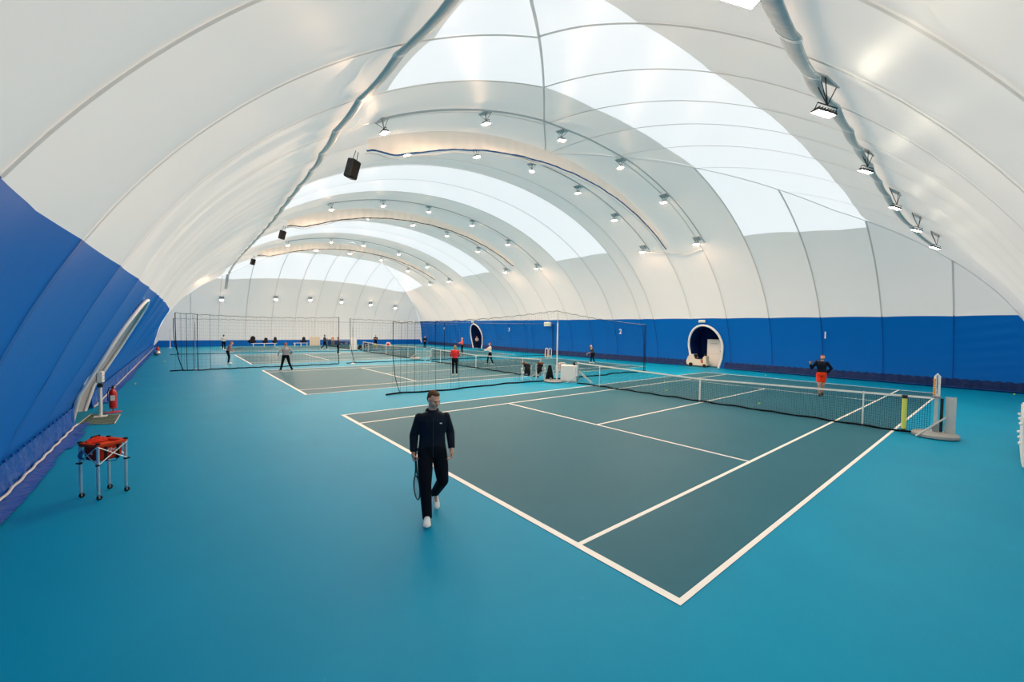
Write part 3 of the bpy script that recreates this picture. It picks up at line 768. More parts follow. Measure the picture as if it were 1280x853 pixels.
mb = MB(); mb.box((0, 0, .012), (.28, .28, .024)); mb.build('foot', M_WPLASTIC, t)
mb = MB(); mb.tube([(0, 0, .02), (0, 0, .98)], .04, 8); mb.build('pole_tube', M_WPLASTIC, t)
mb = MB(); mb.box((0, 0, .92), (.12, .13, .12), bev=.02); mb.build('clamp', M_BLACK, t)
mb = MB(); mb.box((.0, .0, 1.16), (.16, .26, .34), bev=.03); hd = mb.build('box_head', M_WPLASTIC, t)
for dz in (-.07, .05):
    mb = MB(); mb.box((.085, 0, 1.16+dz), (.01, .16, .02)); mb.build('slot', M_GREY, hd)
def mat_pattern():
    m = bpy.data.materials.new('printed_mat'); m.use_nodes = True; N = m.node_tree.nodes; L = m.node_tree.links; b = N['Principled BSDF']
    tc = N.new('ShaderNodeTexCoord'); br = N.new('ShaderNodeTexBrick'); br.inputs['Scale'].default_value = 3.0; br.inputs['Mortar Size'].default_value = .09
    br.inputs[1].default_value = (.03, .10, .06, 1); br.inputs[2].default_value = (.30, .38, .30, 1); br.inputs[3].default_value = (.04, .09, .06, 1)
    L.new(tc.outputs['Object'], br.inputs[0]); L.new(br.outputs[0], b.inputs['Base Color']); b.inputs['Roughness'].default_value = .8; return m
qs = [ground(97, 532), ground(143, 530.5), ground(150, 519), ground(113, 519)]
t = empty('door_mat', (qs[0]+qs[2])*.5); c0 = (qs[0]+qs[2])*.5
mb = MB(); mb.prism([((q-c0).x, (q-c0).y) for q in qs], (0, 0, .002), (1, 0, 0), (0, 1, 0), (0, 0, 1), .014); mb.build('mat_top', mat_pattern(), t, smooth=0)
mb = MB(); mb.tube([q-c0+V((0, 0, .012)) for q in qs], .012, 6, closed=True); mb.build('mat_edge', M_CREAM, t)
tag(t, 'dark green printed mat lying at the left exit opening', 'mat')
t = empty('fire_extinguisher', (-5.35, 47.5, 0)); tag(t, 'small red extinguisher at the foot of the blue wall near the far corner', 'extinguisher')
mb = MB(); mb.lathe([(.1, 0), (.11, .02), (.11, .50), (.05, .62)], seg=14); mb.build('cylinder', M_RED, t); mb = MB(); mb.box((0, 0, .66), (.14, .05, .06)); mb.build('valve', M_BLACK, t)
t = empty('sports_bag', (-5.3, 44.0, 0)); tag(t, 'grey bag lying at the foot of the blue wall by the small extinguisher', 'bag')
mb = MB(); mb.ball((0, 0, .22), (.25, .55, .22), 14, 8); mb.build('bag_body', M_STEEL, t); mb = MB(); mb.tube([(0, -.25, .40), (0, -.1, .52), (0, .1, .52), (0, .25, .40)], .02, 6); mb.build('handle', M_BLACK, t)

# ------------------------------------------------------------------ scrubber and cabinet in the right door
t = empty('floor_scrubber', (27.75, 13.45, 0)); tag(t, 'cream ride-on floor scrubber parked in the arched exit opening', 'floor scrubber')
mb = MB()
prof = [(-.80, .12), (-.62, .10), (.60, .10), (.80, .16), (.84, .40), (.70, .78), (.50, .95), (.28, .98), (.20, .72), (.14, .60), (-.30, .58), (-.36, .30), (-.62, .26), (-.80, .24)]
mb.prism(prof, (-.30, 0, 0), (0, 1, 0), (0, 0, 1), (1, 0, 0), .60); mb.build('body', M_CREAM, t, smooth=30)
mb = MB(); mb.box((0, .05, .63), (.48, .40, .09), bev=.03); mb.box((0, .24, .80), (.46, .09, .30), rot=(-.15, 0, 0), bev=.03); mb.build('seat', M_BLACK, t)
mb = MB(); mb.prism([(-.74, .24), (-.48, .24), (-.46, .74), (-.58, .86), (-.70, .84)], (-.24, 0, 0), (0, 1, 0), (0, 0, 1), (1, 0, 0), .48); mb.build('steering_console', M_CREAM, t, smooth=30)
mb = MB(); mb.tube([(.18*math.cos(a), -.55+.06*math.sin(a), .92+.16*math.sin(a)*.5) for a in [2*math.pi*i/16 for i in range(16)]], .018, 6, closed=True); mb.build('steering_wheel', M_BLACK, t)
for y, r in ((.45, .15), (-.62, .12)):
    for x in (-.31, .31):
        mb = MB(); mb.lathe([(r*.6, -.04), (r, -.035), (r, .035), (r*.6, .04)], (x, y, r), 18, axis=(1, 0, 0)); mb.build('wheel', M_RUBBER, t)
mb = MB(); mb.box((-.25, -.42, .42), (.05, .10, .30), bev=.02); mb.build('red_lever', M_RED, t)
mb = MB(); mb.tube([(-.34, -.80, .06), (-.36, .85, .06)], .03, 6); mb.build('squeegee', M_BLACK, t)
t = empty('metal_cabinet', (28.75, 12.55, 0)); tag(t, 'tall pale two-section cabinet standing behind the floor scrubber', 'cabinet')
mb = MB(); mb.box((0, 0, 1.08), (.60, 1.15, 2.14), bev=.015); mb.build('body', M_CREAM, t)
for z, h in ((1.56, 1.08), (.52, .96)):
    mb = MB(); mb.box((-.31, 0, z), (.02, 1.08, h), bev=.006); d = mb.build('door', M_WPLASTIC, t)
    mb = MB(); mb.box((-.33, -.46, z-h*.3), (.03, .03, .12)); mb.build('handle', M_STEEL, d)
mb = MB(); mb.box((-.322, .02, 1.82), (.004, .55, .035)); mb.build('print_strip', M_GREY, t)
mb = MB(); mb.box((-.322, -.44, 1.98), (.004, .09, .05)); mb.build('badge', M_GREY, t)
def wall_box(name, y, z, size, label, cat, m=M_WPLASTIC):
    p = wall_pt('R', y, z, -size[0]/2-.03); t = empty(name, p); tag(t, label, cat)
    mb = MB(); mb.box((0, 0, 0), size, bev=.02); mb.build('case', m, t)
    mb = MB(); mb.box((-size[0]/2-.004, 0, -size[2]*.05), (.008, size[1]*.85, size[2]*.6)); mb.build('front_panel', mat('pale_green_panel', (.45, .62, .52), rough=.4), t)
wall_box('exit_sign', 12.85, 3.55, (.10, .50, .20), 'small pale exit sign box above the arched opening with the scrubber', 'sign')
wall_box('exit_lamp', 29.6, 3.35, (.25, .9, .45), 'white box light on the blue wall beside the far end of the second divider net', 'wall light')
wall_box('exit_sign', 44.0, 3.62, (.10, .50, .18), 'small pale exit sign box above the far arched opening', 'sign')

# ------------------------------------------------------------------ chairs, coats, box between the courts
def make_chair():
    t = empty('plastic_chair')
    mb = MB(); mb.box((0, 0, .43), (.44, .44, .03), bev=.012); mb.build('seat', M_WPLASTIC, t)
    for x, y in ((-.2, -.2), (.2, -.2), (.2, .2), (-.2, .2)):
        mb = MB(); mb.tube([(x*1.18, y*1.18, 0), (x, y, .43)], [.018, .026], 6); mb.build('leg', M_WPLASTIC, t)
    mb = MB(); mb.tube([(-.21, .2, .42), (-.22, .27, .82), (-.12, .29, .87), (.12, .29, .87), (.22, .27, .82), (.21, .2, .42)], .022, 6); b = mb.build('backrest', M_WPLASTIC, t)
    for i in range(5):
        mb = MB(); mb.box((-.14+.07*i, .255, .64), (.035, .014, .42), rot=(-.16, 0, 0)); mb.build('slat', M_WPLASTIC, b)
    for x in (-.24, .24):
        mb = MB(); mb.tube([(x, .24, .64), (x*1.06, -.15, .64), (x, -.20, .43)], .022, 6); mb.build('armrest', M_WPLASTIC, t)
    return t
ch0 = make_chair()
CH = [((10.50, 14.30), 2.6, 'white plastic chair with a black coat hung over it near the pole'), ((11.30, 14.05), 2.3, 'white plastic chair with a dark jacket on it next to the leaning bag'), ((13.0, 14.15), 2.6, 'white plastic chair with a tan bundle on it behind the white box'),
      ((13.0, 44.9), 1.0, 'white plastic chair with dark coats by the third court net'), ((14.0, 45.2), 1.2, 'white plastic chair with a yellow item by the third court net'), ((15.6, 45.2), -.4, 'white plastic chair with a red bag by the third court net')]
for i, ((x, y), rz, lab) in enumerate(CH):
    c = ch0 if i == 0 else copy_tree(ch0); c.location = (x, y, 0); c.rotation_euler = (0, 0, rz); tag(c, lab, 'chair', 'white plastic chairs')
def cloth_lump(name, loc, rz, balls, material, label, cat, vox=.025, grp=None, extra=None):
    mb = MB()
    for c, r in balls: mb.ball(c, r, 10, 7)
    o = remesh(mb, name, material, vox, 5); o.location = loc; o.rotation_euler = (0, 0, rz); tag(o, label, cat, grp)
    if extra:
        for nm, c, r, m in extra:
            e = MB(); e.ball(c, r, 10, 7); e.build(nm, m, o)
    return o
M_COAT = mat('black_coat', (.014, .015, .018), rough=.85, spec=.2, bump=.5, bscale=14)
M_FUR = mat('brown_fur', (.20, .075, .04), rough=1, spec=.1, bump=1, bscale=40)
M_TAN = mat('tan_cloth', (.60, .30, .18), rough=.9, spec=.1, bump=.6, bscale=15)
cloth_lump('coat', (10.50, 14.30, 0), 2.6, [((0, .30, .80), (.20, .09, .12)), ((0, .35, .62), (.17, .08, .20)), ((-.08, .36, .44), (.10, .06, .18)), ((.10, .36, .50), (.09, .06, .14)), ((0, .14, .50), (.17, .18, .05))], M_COAT, 'black coat draped over the back of the chair near the pole', 'coat', extra=[('fur_hood', (.16, .30, .92), (.11, .09, .08), M_FUR)])
cloth_lump('jacket', (11.30, 14.05, 0), 2.3, [((0, .29, .80), (.18, .09, .12)), ((.02, .34, .62), (.14, .08, .20)), ((.08, .36, .48), (.09, .06, .14)), ((-.05, .10, .50), (.18, .18, .05))], M_COAT, 'dark jacket with brown collar over the chair beside the leaning bag', 'jacket', extra=[('fur_collar', (-.02, .29, .91), (.19, .10, .07), M_FUR)])
cloth_lump('bundle', (13.0, 14.15, .45), 2.6, [((0, .08, .12), (.17, .15, .14)), ((.05, .12, .30), (.16, .12, .16))], M_TAN, 'tan bundle of clothes on the chair behind the white box', 'clothes')
t = empty('racket_bag', (12.0, 14.05, 0), 2.4); tag(t, 'black racket bag leaning beside the white chairs', 'bag')
mb = MB(); mb.loft([[V((x*w, y*d, z)) + V((0, z*.28, 0)) for x, y in ((-1, -1), (1, -1), (1, 1), (-1, 1))] for w, d, z in ((.22, .10, .02), (.20, .12, .20), (.13, .10, .48), (.08, .06, .78))]); mb.build('bag_body', M_COAT, t)
mb = MB(); mb.tube([(-.2, -.1, .1), (-.22, -.16, .35), (-.10, .05, .70)], .014, 5); mb.build('strap', M_LIGHTGREY, t)
t = empty('pole_base', (11.22, 12.98, 0)); tag(t, 'flat grey round pole base on the floor by the leaning bag', 'base')
mb = MB(); mb.lathe([(.46, 0), (.50, .025), (.50, .07), (.44, .10)], seg=26); mb.build('disc', M_STEEL, t); mb = MB(); mb.tube([(-.1, .1, .09), (-.1, .1, .22)], .05, 10); mb.build('socket', M_STEEL, t)
t = empty('storage_box', (12.02, 12.60, 0), math.radians(-67)); tag(t, 'white upright storage box standing at the far post of the nearest net', 'box')
mb = MB(); mb.box((0, 0, .46), (.84, .42, .86), bev=.03); mb.build('body', M_WPLASTIC, t)
for x in (-.205, .205):
    mb = MB(); mb.box((x, -.215, .46), (.39, .015, .78), bev=.005); mb.build('door', M_WPLASTIC, t)
mb = MB(); mb.box((0, 0, .025), (.80, .40, .05)); mb.build('plinth', M_GREY, t)
cloth_lump('bag', (12.15, 12.35, .89), .5, [((0, 0, .07), (.22, .12, .08)), ((.16, .02, .09), (.10, .09, .08))], M_COAT, 'small black bag lying on top of the white storage box', 'bag', extra=[('clasp', (-.1, -.08, .1), (.05, .05, .04), M_LIGHTGREY)])
t = empty('net_brace', (12.45, 11.75, 0)); tag(t, 'pair of white leaning poles bracing the far end of the nearest net', 'brace')
for dx in (0, .12):
    mb = MB(); mb.tube([(dx, -.25, .02), (dx-.35, .35, .62)], .022, 6); mb.build('brace_tube', M_WPLASTIC, t)
t = empty('hoop_stand', (24.0, 26.4, 0), -.78); tag(t, 'stand with two white hoops and a yellow board by the blue wall', 'stand')
for x in (-.17, .17):
    mb = MB(); mb.tube([(x-.12, 0, 0)]+[(x-.12*math.cos(a), 0, .78+.12*math.sin(a)) for a in [math.pi*i/10 for i in range(11)]]+[(x+.12, 0, 0)], .03, 7); mb.build('hoop', M_WPLASTIC, t)
mb = MB(); mb.box((-.30, 0, .40), (.12, .05, .52), bev=.01); mb.build('board', M_ORANGE, t); mb = MB(); mb.box((0, 0, .14), (.60, .06, .06)); mb.build('cross_bar', M_ORANGE, t)
t = empty('storage_cabinet', (10.9, -2.535, 0)); tag(t, 'long white cabinet with small handles against the near end wall', 'cabinet')
mb = MB(); mb.box((0, 0, .58), (2.6, .60, 1.10), bev=.02); mb.build('body', M_WPLASTIC, t)
for i in range(3):
    mb = MB(); mb.box((-.86+.86*i, .305, .60), (.80, .02, .98), bev=.006); d = mb.build('door', M_WPLASTIC, t)
    for z in (.42, .85):
        mb = MB(); mb.box((-.60+.86*i, .335, z), (.12, .05, .05), bev=.012); mb.build('handle', M_WPLASTIC, d)
mb = MB(); mb.box((0, 0, .015), (2.5, .56, .03)); mb.build('plinth', M_GREY, t)

# ------------------------------------------------------------------ far end: benches, bags, boards
def bench(u0, u1, y, label):
    a = ground(u0, 435.6); b = ground(u1, 435.6); ka = (y-CAM.y)/(a.y-CAM.y); kb = (y-CAM.y)/(b.y-CAM.y)
    xa = CAM.x+(a.x-CAM.x)*ka; xb = CAM.x+(b.x-CAM.x)*kb; t = empty('bench', ((xa+xb)/2, y, 0)); tag(t, label, 'bench', 'benches by the end wall')
    L = xb-xa
    mb = MB(); mb.box((0, 0, .44), (L, .36, .05), bev=.012); mb.build('seat', M_WPLASTIC, t)
    for x in (-L*.42, 0, L*.42):
        mb = MB(); mb.box((x, 0, .21), (.07, .34, .42)); mb.build('leg', M_WPLASTIC, t)
    return (xa+xb)/2, L
bx, bl = bench(314, 346, 57.0, 'low white bench holding three dark bags at the end wall')
for i, (dx, sc) in enumerate(((-1.3, 1.15), (.1, .9), (1.15, 1.0))):
    cloth_lump('gym_bag', (bx+dx, 57.0, .46), .4*i, [((0, 0, .22*sc), (.42*sc, .22, .22*sc)), ((.1, 0, .52*sc), (.25*sc, .16, .28*sc))], M_COAT, ('wide dark bag at one end of the bench with three bags', 'upright dark bag in the middle of the bench with three bags', 'dark bag beside the pale cloth on the bench with three bags')[i], 'bag', vox=.04, grp='bags at the end wall')
bx, bl = bench(367, 385, 57.0, 'short white bench with a dark coat beside the pale standing board')
cloth_lump('coat', (bx+.3, 57.0, .46), 0, [((0, 0, .20), (.45, .22, .18)), ((.05, 0, .50), (.22, .18, .32))], M_COAT, 'dark coat heaped on the short bench beside the pale board', 'coat', vox=.04)
def far_xy(u, y):
    d = ray(u, 436); k = (y-CAM.y)/d.y; return CAM.x+d.x*k
def board(u0, u1, y, h, label, m):
    xa, xb = far_xy(u0, y), far_xy(u1, y); t = empty('standing_board', ((xa+xb)/2, y, 0)); tag(t, label, 'board', 'boards by the end wall')
    mb = MB(); mb.box((0, 0, h/2+.04), (xb-xa, .06, h), bev=.015); mb.build('panel', m, t)
    for s in (-1, 1):
        mb = MB(); mb.box((s*(xb-xa)*.42, 0, .03), (.08, .5, .06)); mb.build('foot', M_GREY, t)
board(387, 400, 57.3, 1.25, 'pale standing board at the end wall beside the short bench', M_CREAM)
board(437.5, 446, 45.6, 1.35, 'white standing board behind the chairs by the third court net', M_WPLASTIC)
cloth_lump('coat', (13.0, 44.9, 0), 1.0, [((0, .28, .75), (.26, .12, .20)), ((0, .30, .50), (.26, .10, .28)), ((0, .05, .52), (.22, .22, .10))], M_COAT, 'dark coats piled over a chair by the third court net', 'coat', vox=.04)
cloth_lump('backpack', (12.2, 45.0, 0), 0, [((0, 0, .25), (.28, .2, .26)), ((0, 0, .5), (.2, .16, .16))], M_COAT, 'black backpack on the floor before the white standing board', 'bag', vox=.04)
cloth_lump('bundle', (14.0, 45.2, .44), 1.2, [((0, .0, .12), (.22, .2, .14))], M_YELLOW, 'yellow bundle on a chair by the third court net', 'clothes', vox=.04)
cloth_lump('bag', (15.6, 45.2, .46), 0, [((0, 0, .16), (.22, .18, .18))], M_RED, 'red bag on a chair by the third court net', 'bag', vox=.04)
t = empty('water_cooler', (far_xy(416, 57.2), 57.2, 0)); tag(t, 'small cooler with a reddish top at the end wall beyond the third court', 'cooler')
mb = MB(); mb.box((0, 0, .42), (.42, .38, .82), bev=.03); mb.build('body', M_STEEL, t); mb = MB(); mb.lathe([(.10, .82), (.19, .90), (.19, 1.18), (.12, 1.24)], seg=14); mb.build('bottle', M_TAN, t)

# ------------------------------------------------------------------ loose tennis balls
def ball_mesh():
    mb = MB(); mb.ball((0, 0, .034), .034, 14, 10); return mb.mesh('tennis_ball', M_BALL, 60)
bm_ = ball_mesh()
def seam_mesh():
    pts = []
    for i in range(40):
        a = 2*math.pi*i/40; p = V((math.cos(a)+.45*math.cos(3*a), math.sin(a)-.45*math.sin(3*a), 1.15*math.sin(2*a))).normalized()*.0335; pts.append(p+V((0, 0, .034)))
    mb = MB(); mb.tube(pts, .0016, 4, closed=True); return mb.mesh('ball_seam', M_NETWHITE, 60)
sm_ = seam_mesh()
for u, v, lab in ((949, 505.5, 'tennis ball lying behind the nearest net near its middle'), (831, 477.5, 'tennis ball near the far sideline of the first court'), (833, 489, 'tennis ball just beyond the nearest net towards the white box'), (169, 481, 'tennis ball on the blue floor beyond the left exit opening'), (205.5, 452.5, 'tennis ball on the blue floor near the far left corner'), (1268, 494, 'tennis ball on the blue floor near the long white cabinet'), (756, 450, 'tennis ball at the foot of the blue wall behind the blonde player'), (373, 439, 'tennis ball on the third court beyond the man in grey'), (957, 470, 'tennis ball at the foot of the blue wall right of the scrubber')):
    g = ground(u, v); o = bpy.data.objects.new('tennis_ball', bm_); COL.objects.link(o); o.location = (g.x, g.y, 0); tag(o, lab, 'ball', 'loose tennis balls')
    c = bpy.data.objects.new('ball_seam', sm_); COL.objects.link(c); c.parent = o

# ------------------------------------------------------------------ people
def rotz(a): return Matrix.Rotation(a, 3, 'Z')
def rotx(a): return Matrix.Rotation(a, 3, 'X')
def face_rz(dx, dy): return math.atan2(dy, dx)+math.pi/2
def cone(mb, p0, r0, p1, r1, seg=12): mb.tube([p0, p1], [r0, r1], seg)
def limb(mb, pts, rad, seg=12, ends=(True, True)):
    for i in range(len(pts)-1): cone(mb, pts[i], rad[i], pts[i+1], rad[i+1], seg)
    for i, (p, r) in enumerate(zip(pts, rad)):
        if (i == 0 and not ends[0]) or (i == len(pts)-1 and not ends[1]): continue
        mb.ball(p, r, seg, 8)
def hand(mb, w, d, pn, ts, curl=.5, sc=1.0, rmin=.008, grip=False):
    """w wrist, d along the hand, pn palm normal (fingers curl towards it), ts thumb side"""
    w, d, pn = V(w), V(d).normalized(), V(pn); pn = (pn-d*pn.dot(d)).normalized(); ts = V(ts); ts = (ts-d*ts.dot(d)-pn*ts.dot(pn)).normalized()
    R = Matrix((ts, pn, d)).transposed()
    mb.ball(w+d*(.055*sc), (.042*sc, .018*sc, .060*sc), 12, 8, rot=R)
    limb(mb, [w-d*.01, w+d*(.03*sc)], [.026*sc, .03*sc], 10)
    lens = (.074, .082, .076, .060); offs = (.030, .010, -.011, -.030)
    for L, o in zip(lens, offs):
        p = w+d*(.095*sc)+ts*(o*sc); a = curl*.5; pts = [p-d*.015, p]
        for k, seg in enumerate((.42, .33, .25)):
            a += curl*(.75 if k else .5)
            p = p+(d*math.cos(a)+pn*math.sin(a))*(L*seg*sc); pts.append(p)
        limb(mb, pts, [max(rmin, .0095*sc)]*2+[max(rmin, .0088*sc), max(rmin, .008*sc), max(rmin, .007*sc)], 8)
    p = w+d*(.03*sc)+ts*(.032*sc); q = p+(ts*.65+d*.65+pn*(.35+.5*curl))*(.036*sc); r = q+(ts*.05+d*.75+pn*(.55*curl+.15))*(.034*sc)
    limb(mb, [p, q, r], [max(rmin, .014*sc), max(rmin, .011*sc), max(rmin, .009*sc)], 8)
    return w+d*(.085*sc)+pn*(.030*sc)
TEMPL = dict(pelvis=(0, 0, .95), chest=(0, .0, 1.28), neck=(0, -.005, 1.47), head=(0, -.03, 1.655),
             shR=(-.185, 0, 1.43), elR=(-.25, .04, 1.15), wrR=(-.25, -.06, .92), shL=(.185, 0, 1.43), elL=(.25, .04, 1.15), wrL=(.25, -.06, .92),
             hipR=(-.095, 0, .92), knR=(-.10, -.03, .50), anR=(-.11, .02, .09), hipL=(.095, 0, .92), knL=(.10, -.03, .50), anL=(.11, .02, .09))
def ellipse_ring(c, sx, sy, sd, fr, n=18): return [V(c)+sd*(sx*math.cos(2*math.pi*i/n))+fr*(sy*math.sin(2*math.pi*i/n)) for i in range(n)]
def person(label, loc, rz, h, top, bottom, hair, pose=None, skin=(.60, .33, .24), shoes=(.8, .8, .78), hairstyle='short', shorts=False, head_yaw=0.0, head_pitch=0.0, vox=.011, curls=(.5, .5), width=1.0, loose=1.0, stripe=False, foot=None, handdir=None, female=False, short_sleeve=False, legs=1.0):
    s = h/1.8; J = {k: V(v)*s for k, v in TEMPL.items()}
    if pose: J.update({k: V(v)*s for k, v in pose.items()})
    foot = foot or {}; handdir = handdir or {}
    vo = vox; rmin = vo*.72
    Ms = mat('skin_%d' % int(skin[0]*1000), skin, rough=.55, spec=.3)
    sd_s = (J['shL']-J['shR']).normalized(); sd_h = (J['hipL']-J['hipR']).normalized()
    def rings(k, w, hem):
        up = (J['neck']-J['pelvis']).normalized()
        out = []
        spec = [(-.11, .135, .105), (-.03, .172, .122), (.08, .158, .112), (.19, .150, .108), (.30, .172, .122), (.40, .182, .124), (.470, .145, .098), (.515, .080, .070)]
        if female: spec = [(-.11, .14, .11), (-.03, .175, .125), (.08, .150, .108), (.19, .132, .10), (.30, .155, .120), (.40, .162, .112), (.475, .132, .092), (.52, .065, .062)]
        L = (J['neck']-J['pelvis']).length
        for z, a, b in spec:
            if z < hem: continue
            t = max(0, min(1, z/.52)); sd = (sd_h*(1-t)+sd_s*t).normalized()
            c = J['pelvis'].lerp(J['chest'], min(1, t*.52/.33)) if t < .63 else J['chest'].lerp(J['neck'], (t-.63)/.37)
            if z < 0: c = J['pelvis']+up*(z*s)
            fr = sd.cross(up).normalized(); out.append(ellipse_ring(c, a*s*w*k, b*s*k, sd, fr))
        return out
    # --- body: one continuous skin surface
    mb = MB(); mb.loft(rings(.93, width, -1))
    Rh = rotz(head_yaw) @ rotx(head_pitch); hc = J['head']; hs = s
    hp = lambda x, y, z: hc+Rh @ V((x, y, z))*hs
    mb.ball(hp(0, .012, .028), (.076*hs, .094*hs, .088*hs), 18, 12, rot=Rh)
    mb.ball(hp(0, -.028, -.030), (.062*hs, .068*hs, .082*hs), 16, 12, rot=Rh)
    mb.ball(hp(0, -.058, -.088), (.034*hs, .032*hs, .026*hs), 12, 8, rot=Rh)
    mb.ball(hp(0, -.078, .022), (.052*hs, .018*hs, .014*hs), 10, 6, rot=Rh)
    limb(mb, [hp(0, -.088, .010), hp(0, -.112, -.028)], [max(rmin*.8, .010*hs), max(rmin, .015*hs)], 8)
    for x in (-1, 1):
        mb.ball(hp(x*.076, .010, -.008), (max(rmin, .012*hs), .022*hs, .034*hs), 8, 6, rot=Rh)
        mb.ball(hp(x*.045, -.066, -.030), (.022*hs, .018*hs, .020*hs), 8, 6, rot=Rh)
    limb(mb, [J['neck']-V((0, 0, .05*s)), hp(0, .012, -.06)], [.062*s, .054*s], 12)
    grips = {}
    for q, sx in (('R', -1), ('L', 1)):
        limb(mb, [J['sh'+q], J['el'+q], J['wr'+q]], [.050*s, .040*s, .027*s])
        d = (J['wr'+q]-J['el'+q]).normalized()
        hd, pn, ts = handdir.get(q, (d, V((-sx, 0, 0)), V((0, -1, 0))))
        grips[q] = hand(mb, J['wr'+q], hd, pn, ts, curls[0 if q == 'R' else 1], s, rmin)
        limb(mb, [J['hip'+q], J['kn'+q], J['an'+q]], [.085*s, .056*s, .040*s])
        fd, fp = foot.get(q, ((0, -1, 0), None)); fd = V(fd).normalized()
        limb(mb, [J['an'+q]-V((0, 0, .02*s)), J['an'+q]+fd*(.10*s)-V((0, 0, .045*s)) if fp is None else V(fp)*s], [.034*s, .022*s])
    body = remesh(mb, 'person', Ms, vo, 3); body.location = loc; body.rotation_euler = (0, 0, rz)
    tag(body, label, 'person', 'people in the hall')
    # --- top
    mb = MB(); mb.loft(rings(1.0*(1+.06*(loose-1)), width*1.04*(1+.02*(loose-1)), -.12 if loose > 1 else -.06))
    for q in 'RL':
        a, b, c = J['sh'+q], J['el'+q], J['wr'+q]
        if short_sleeve: limb(mb, [a, a.lerp(b, .55)], [.068*s*loose, .060*s*loose], ends=(True, False))
        else: limb(mb, [a, b, b.lerp(c, .93)], [.058*s*loose**.5, .054*s*loose**.8, .042*s*loose**.6], ends=(True, False))
    for q in 'RL': cone(mb, J['neck']-V((0, 0, .035*s)), .060*s, J['sh'+q]+V((0, 0, -.008*s)), .052*s)
    mb.tube([J['neck']-V((0, 0, .03*s)), J['neck']+V((0, -.005, .030*s))], [.078*s, .066*s], 14)
    jk = remesh(mb, 'jacket' if loose > 1 else 'shirt', top, vo, 5 if vo > .008 else 16, body)
    # --- bottom
    mb = MB(); rg = rings(1.02, width*1.03, -1)[:3]; mb.loft(rg)
    for q in 'RL':
        a, b, c = J['hip'+q], J['kn'+q], J['an'+q]
        if shorts: limb(mb, [a, a.lerp(b, .78)], [.092*s, .090*s], ends=(True, False))
        else:
            lo = legs
            limb(mb, [a, a.lerp(b, .5), b, c-(b-c).normalized()*(.045*s)], [.100*s*lo**.5, .088*s*lo, .070*s*lo, .055*s*lo], ends=(True, False))
    remesh(mb, 'shorts' if shorts else 'trousers', bottom, vo, 4, body)
    if stripe:
        mb = MB(); a, b, c = J['hipL'], J['knL'], J['anL']; mb.tube([a+V((.105*s, 0, -.05)), b+V((.078*s, 0, 0)), c+V((.062*s, 0, .03))], .012, 6); mb.build('side_stripe', M_WPLASTIC, body)
    # --- shoes
    Mshoe = mat('shoe_%d' % int(shoes[0]*100), shoes, rough=.6)
    for q in 'RL':
        fd, fp = foot.get(q, ((0, -1, 0), None)); an = J['an'+q]; fd = V(fd).normalized(); sd = V((0, 0, 1)).cross(fd)
        sd = sd.normalized() if sd.length > .1 else V((1, 0, 0)); up = fd.cross(sd).normalized(); L = .30*s
        o = an-fd*(.075*s)-up*(.085*s)
        def prof(wk, z0, pr): 
            out = []
            for f, w, zt in pr:
                c = o+fd*(L*f); n = 14; out.append([c+sd*(w*s*wk*math.cos(a))+up*((z0+(zt-z0)*(.5+.5*math.sin(a)))*s) for a in [2*math.pi*i/n for i in range(n)]])
            return out
        mb = MB(); mb.loft(prof(1, .012, [(0.0, .022, .050), (.04, .034, .085), (.18, .040, .105), (.38, .040, .098), (.55, .044, .075), (.75, .048, .055), (.92, .040, .045), (1.0, .016, .032)])); sh = mb.build('shoe', Mshoe, body, smooth=60)
        mb = MB(); mb.loft(prof(1.06, 0, [(-.01, .022, .022), (.05, .036, .022), (.38, .040, .022), (.75, .050, .022), (.94, .041, .024), (1.02, .014, .026)])); mb.build('sole', M_WPLASTIC if shoes[0] > .3 else M_RUBBER, sh)
        if vo < .008:
            mb = MB(); limb(mb, [an+V((0, 0, .06)), an, an+fd*(.035*s)-up*(.02*s)], [.036*s, .042*s, .040*s]); mb.build('sock', M_WPLASTIC, body)
            for k in range(4):
                c = o+fd*(L*(.36+.075*k))+up*((.098-.011*k)*s); mb = MB(); mb.tube([c-sd*.02*s, c+up*.004, c+sd*.02*s], .003, 5); mb.build('lace', M_LIGHTGREY, sh)
    # --- hair and face
    Mh = mat('hair_%d_%d' % (int(hair[0]*1000), int(hair[1]*1000)), hair, rough=.75, spec=.2, bump=.8, bscale=60)
    mb = MB(); mb.ball(hp(0, .030, .042), (.081*hs, .088*hs, .080*hs), 18, 12, rot=Rh); mb.ball(hp(0, .055, .0), (.074*hs, .058*hs, .075*hs), 14, 10, rot=Rh)
    if hairstyle == 'short': mb.ball(hp(0, -.025, .092), (.054*hs, .048*hs, .028*hs), 14, 8, rot=Rh)
    if hairstyle == 'bun': mb.ball(hp(0, .07, .10), (.05*hs, .05*hs, .05*hs), 12, 8)
    if hairstyle == 'bob':
        for x in (-.06, 0, .06): mb.ball(hp(x, .045, -.045), (.045*hs, .055*hs, .085*hs), 10, 8, rot=Rh)
    if hairstyle == 'long':
        for x in (-.055, 0, .055):
            for z in (-.05, -.14, -.22): mb.ball(hp(x, .055, z), (.045*hs, .045*hs, .075*hs), 10, 8, rot=Rh)
    if hairstyle == 'cap': mb.ball(hp(0, -.08, .070), (.062*hs, .075*hs, .014*hs), 14, 6, rot=Rh)
    remesh(mb, 'cap' if hairstyle == 'cap' else 'hair', Mh, min(vo, .010), 2, body)
    for x in (-1, 1):
        mb = MB(); mb.ball(hp(x*.031, -.088, .004), (.009*hs, .007*hs, .0045*hs), 10, 6, rot=Rh); mb.build('eye', mat('eye_dark', (.03, .022, .018), rough=.3), body)
        mb = MB(); mb.ball(hp(x*.032, -.096, .026), (.018*hs, .006*hs, .0030*hs), 10, 6, rot=Rh); mb.build('eyebrow', Mh, body)
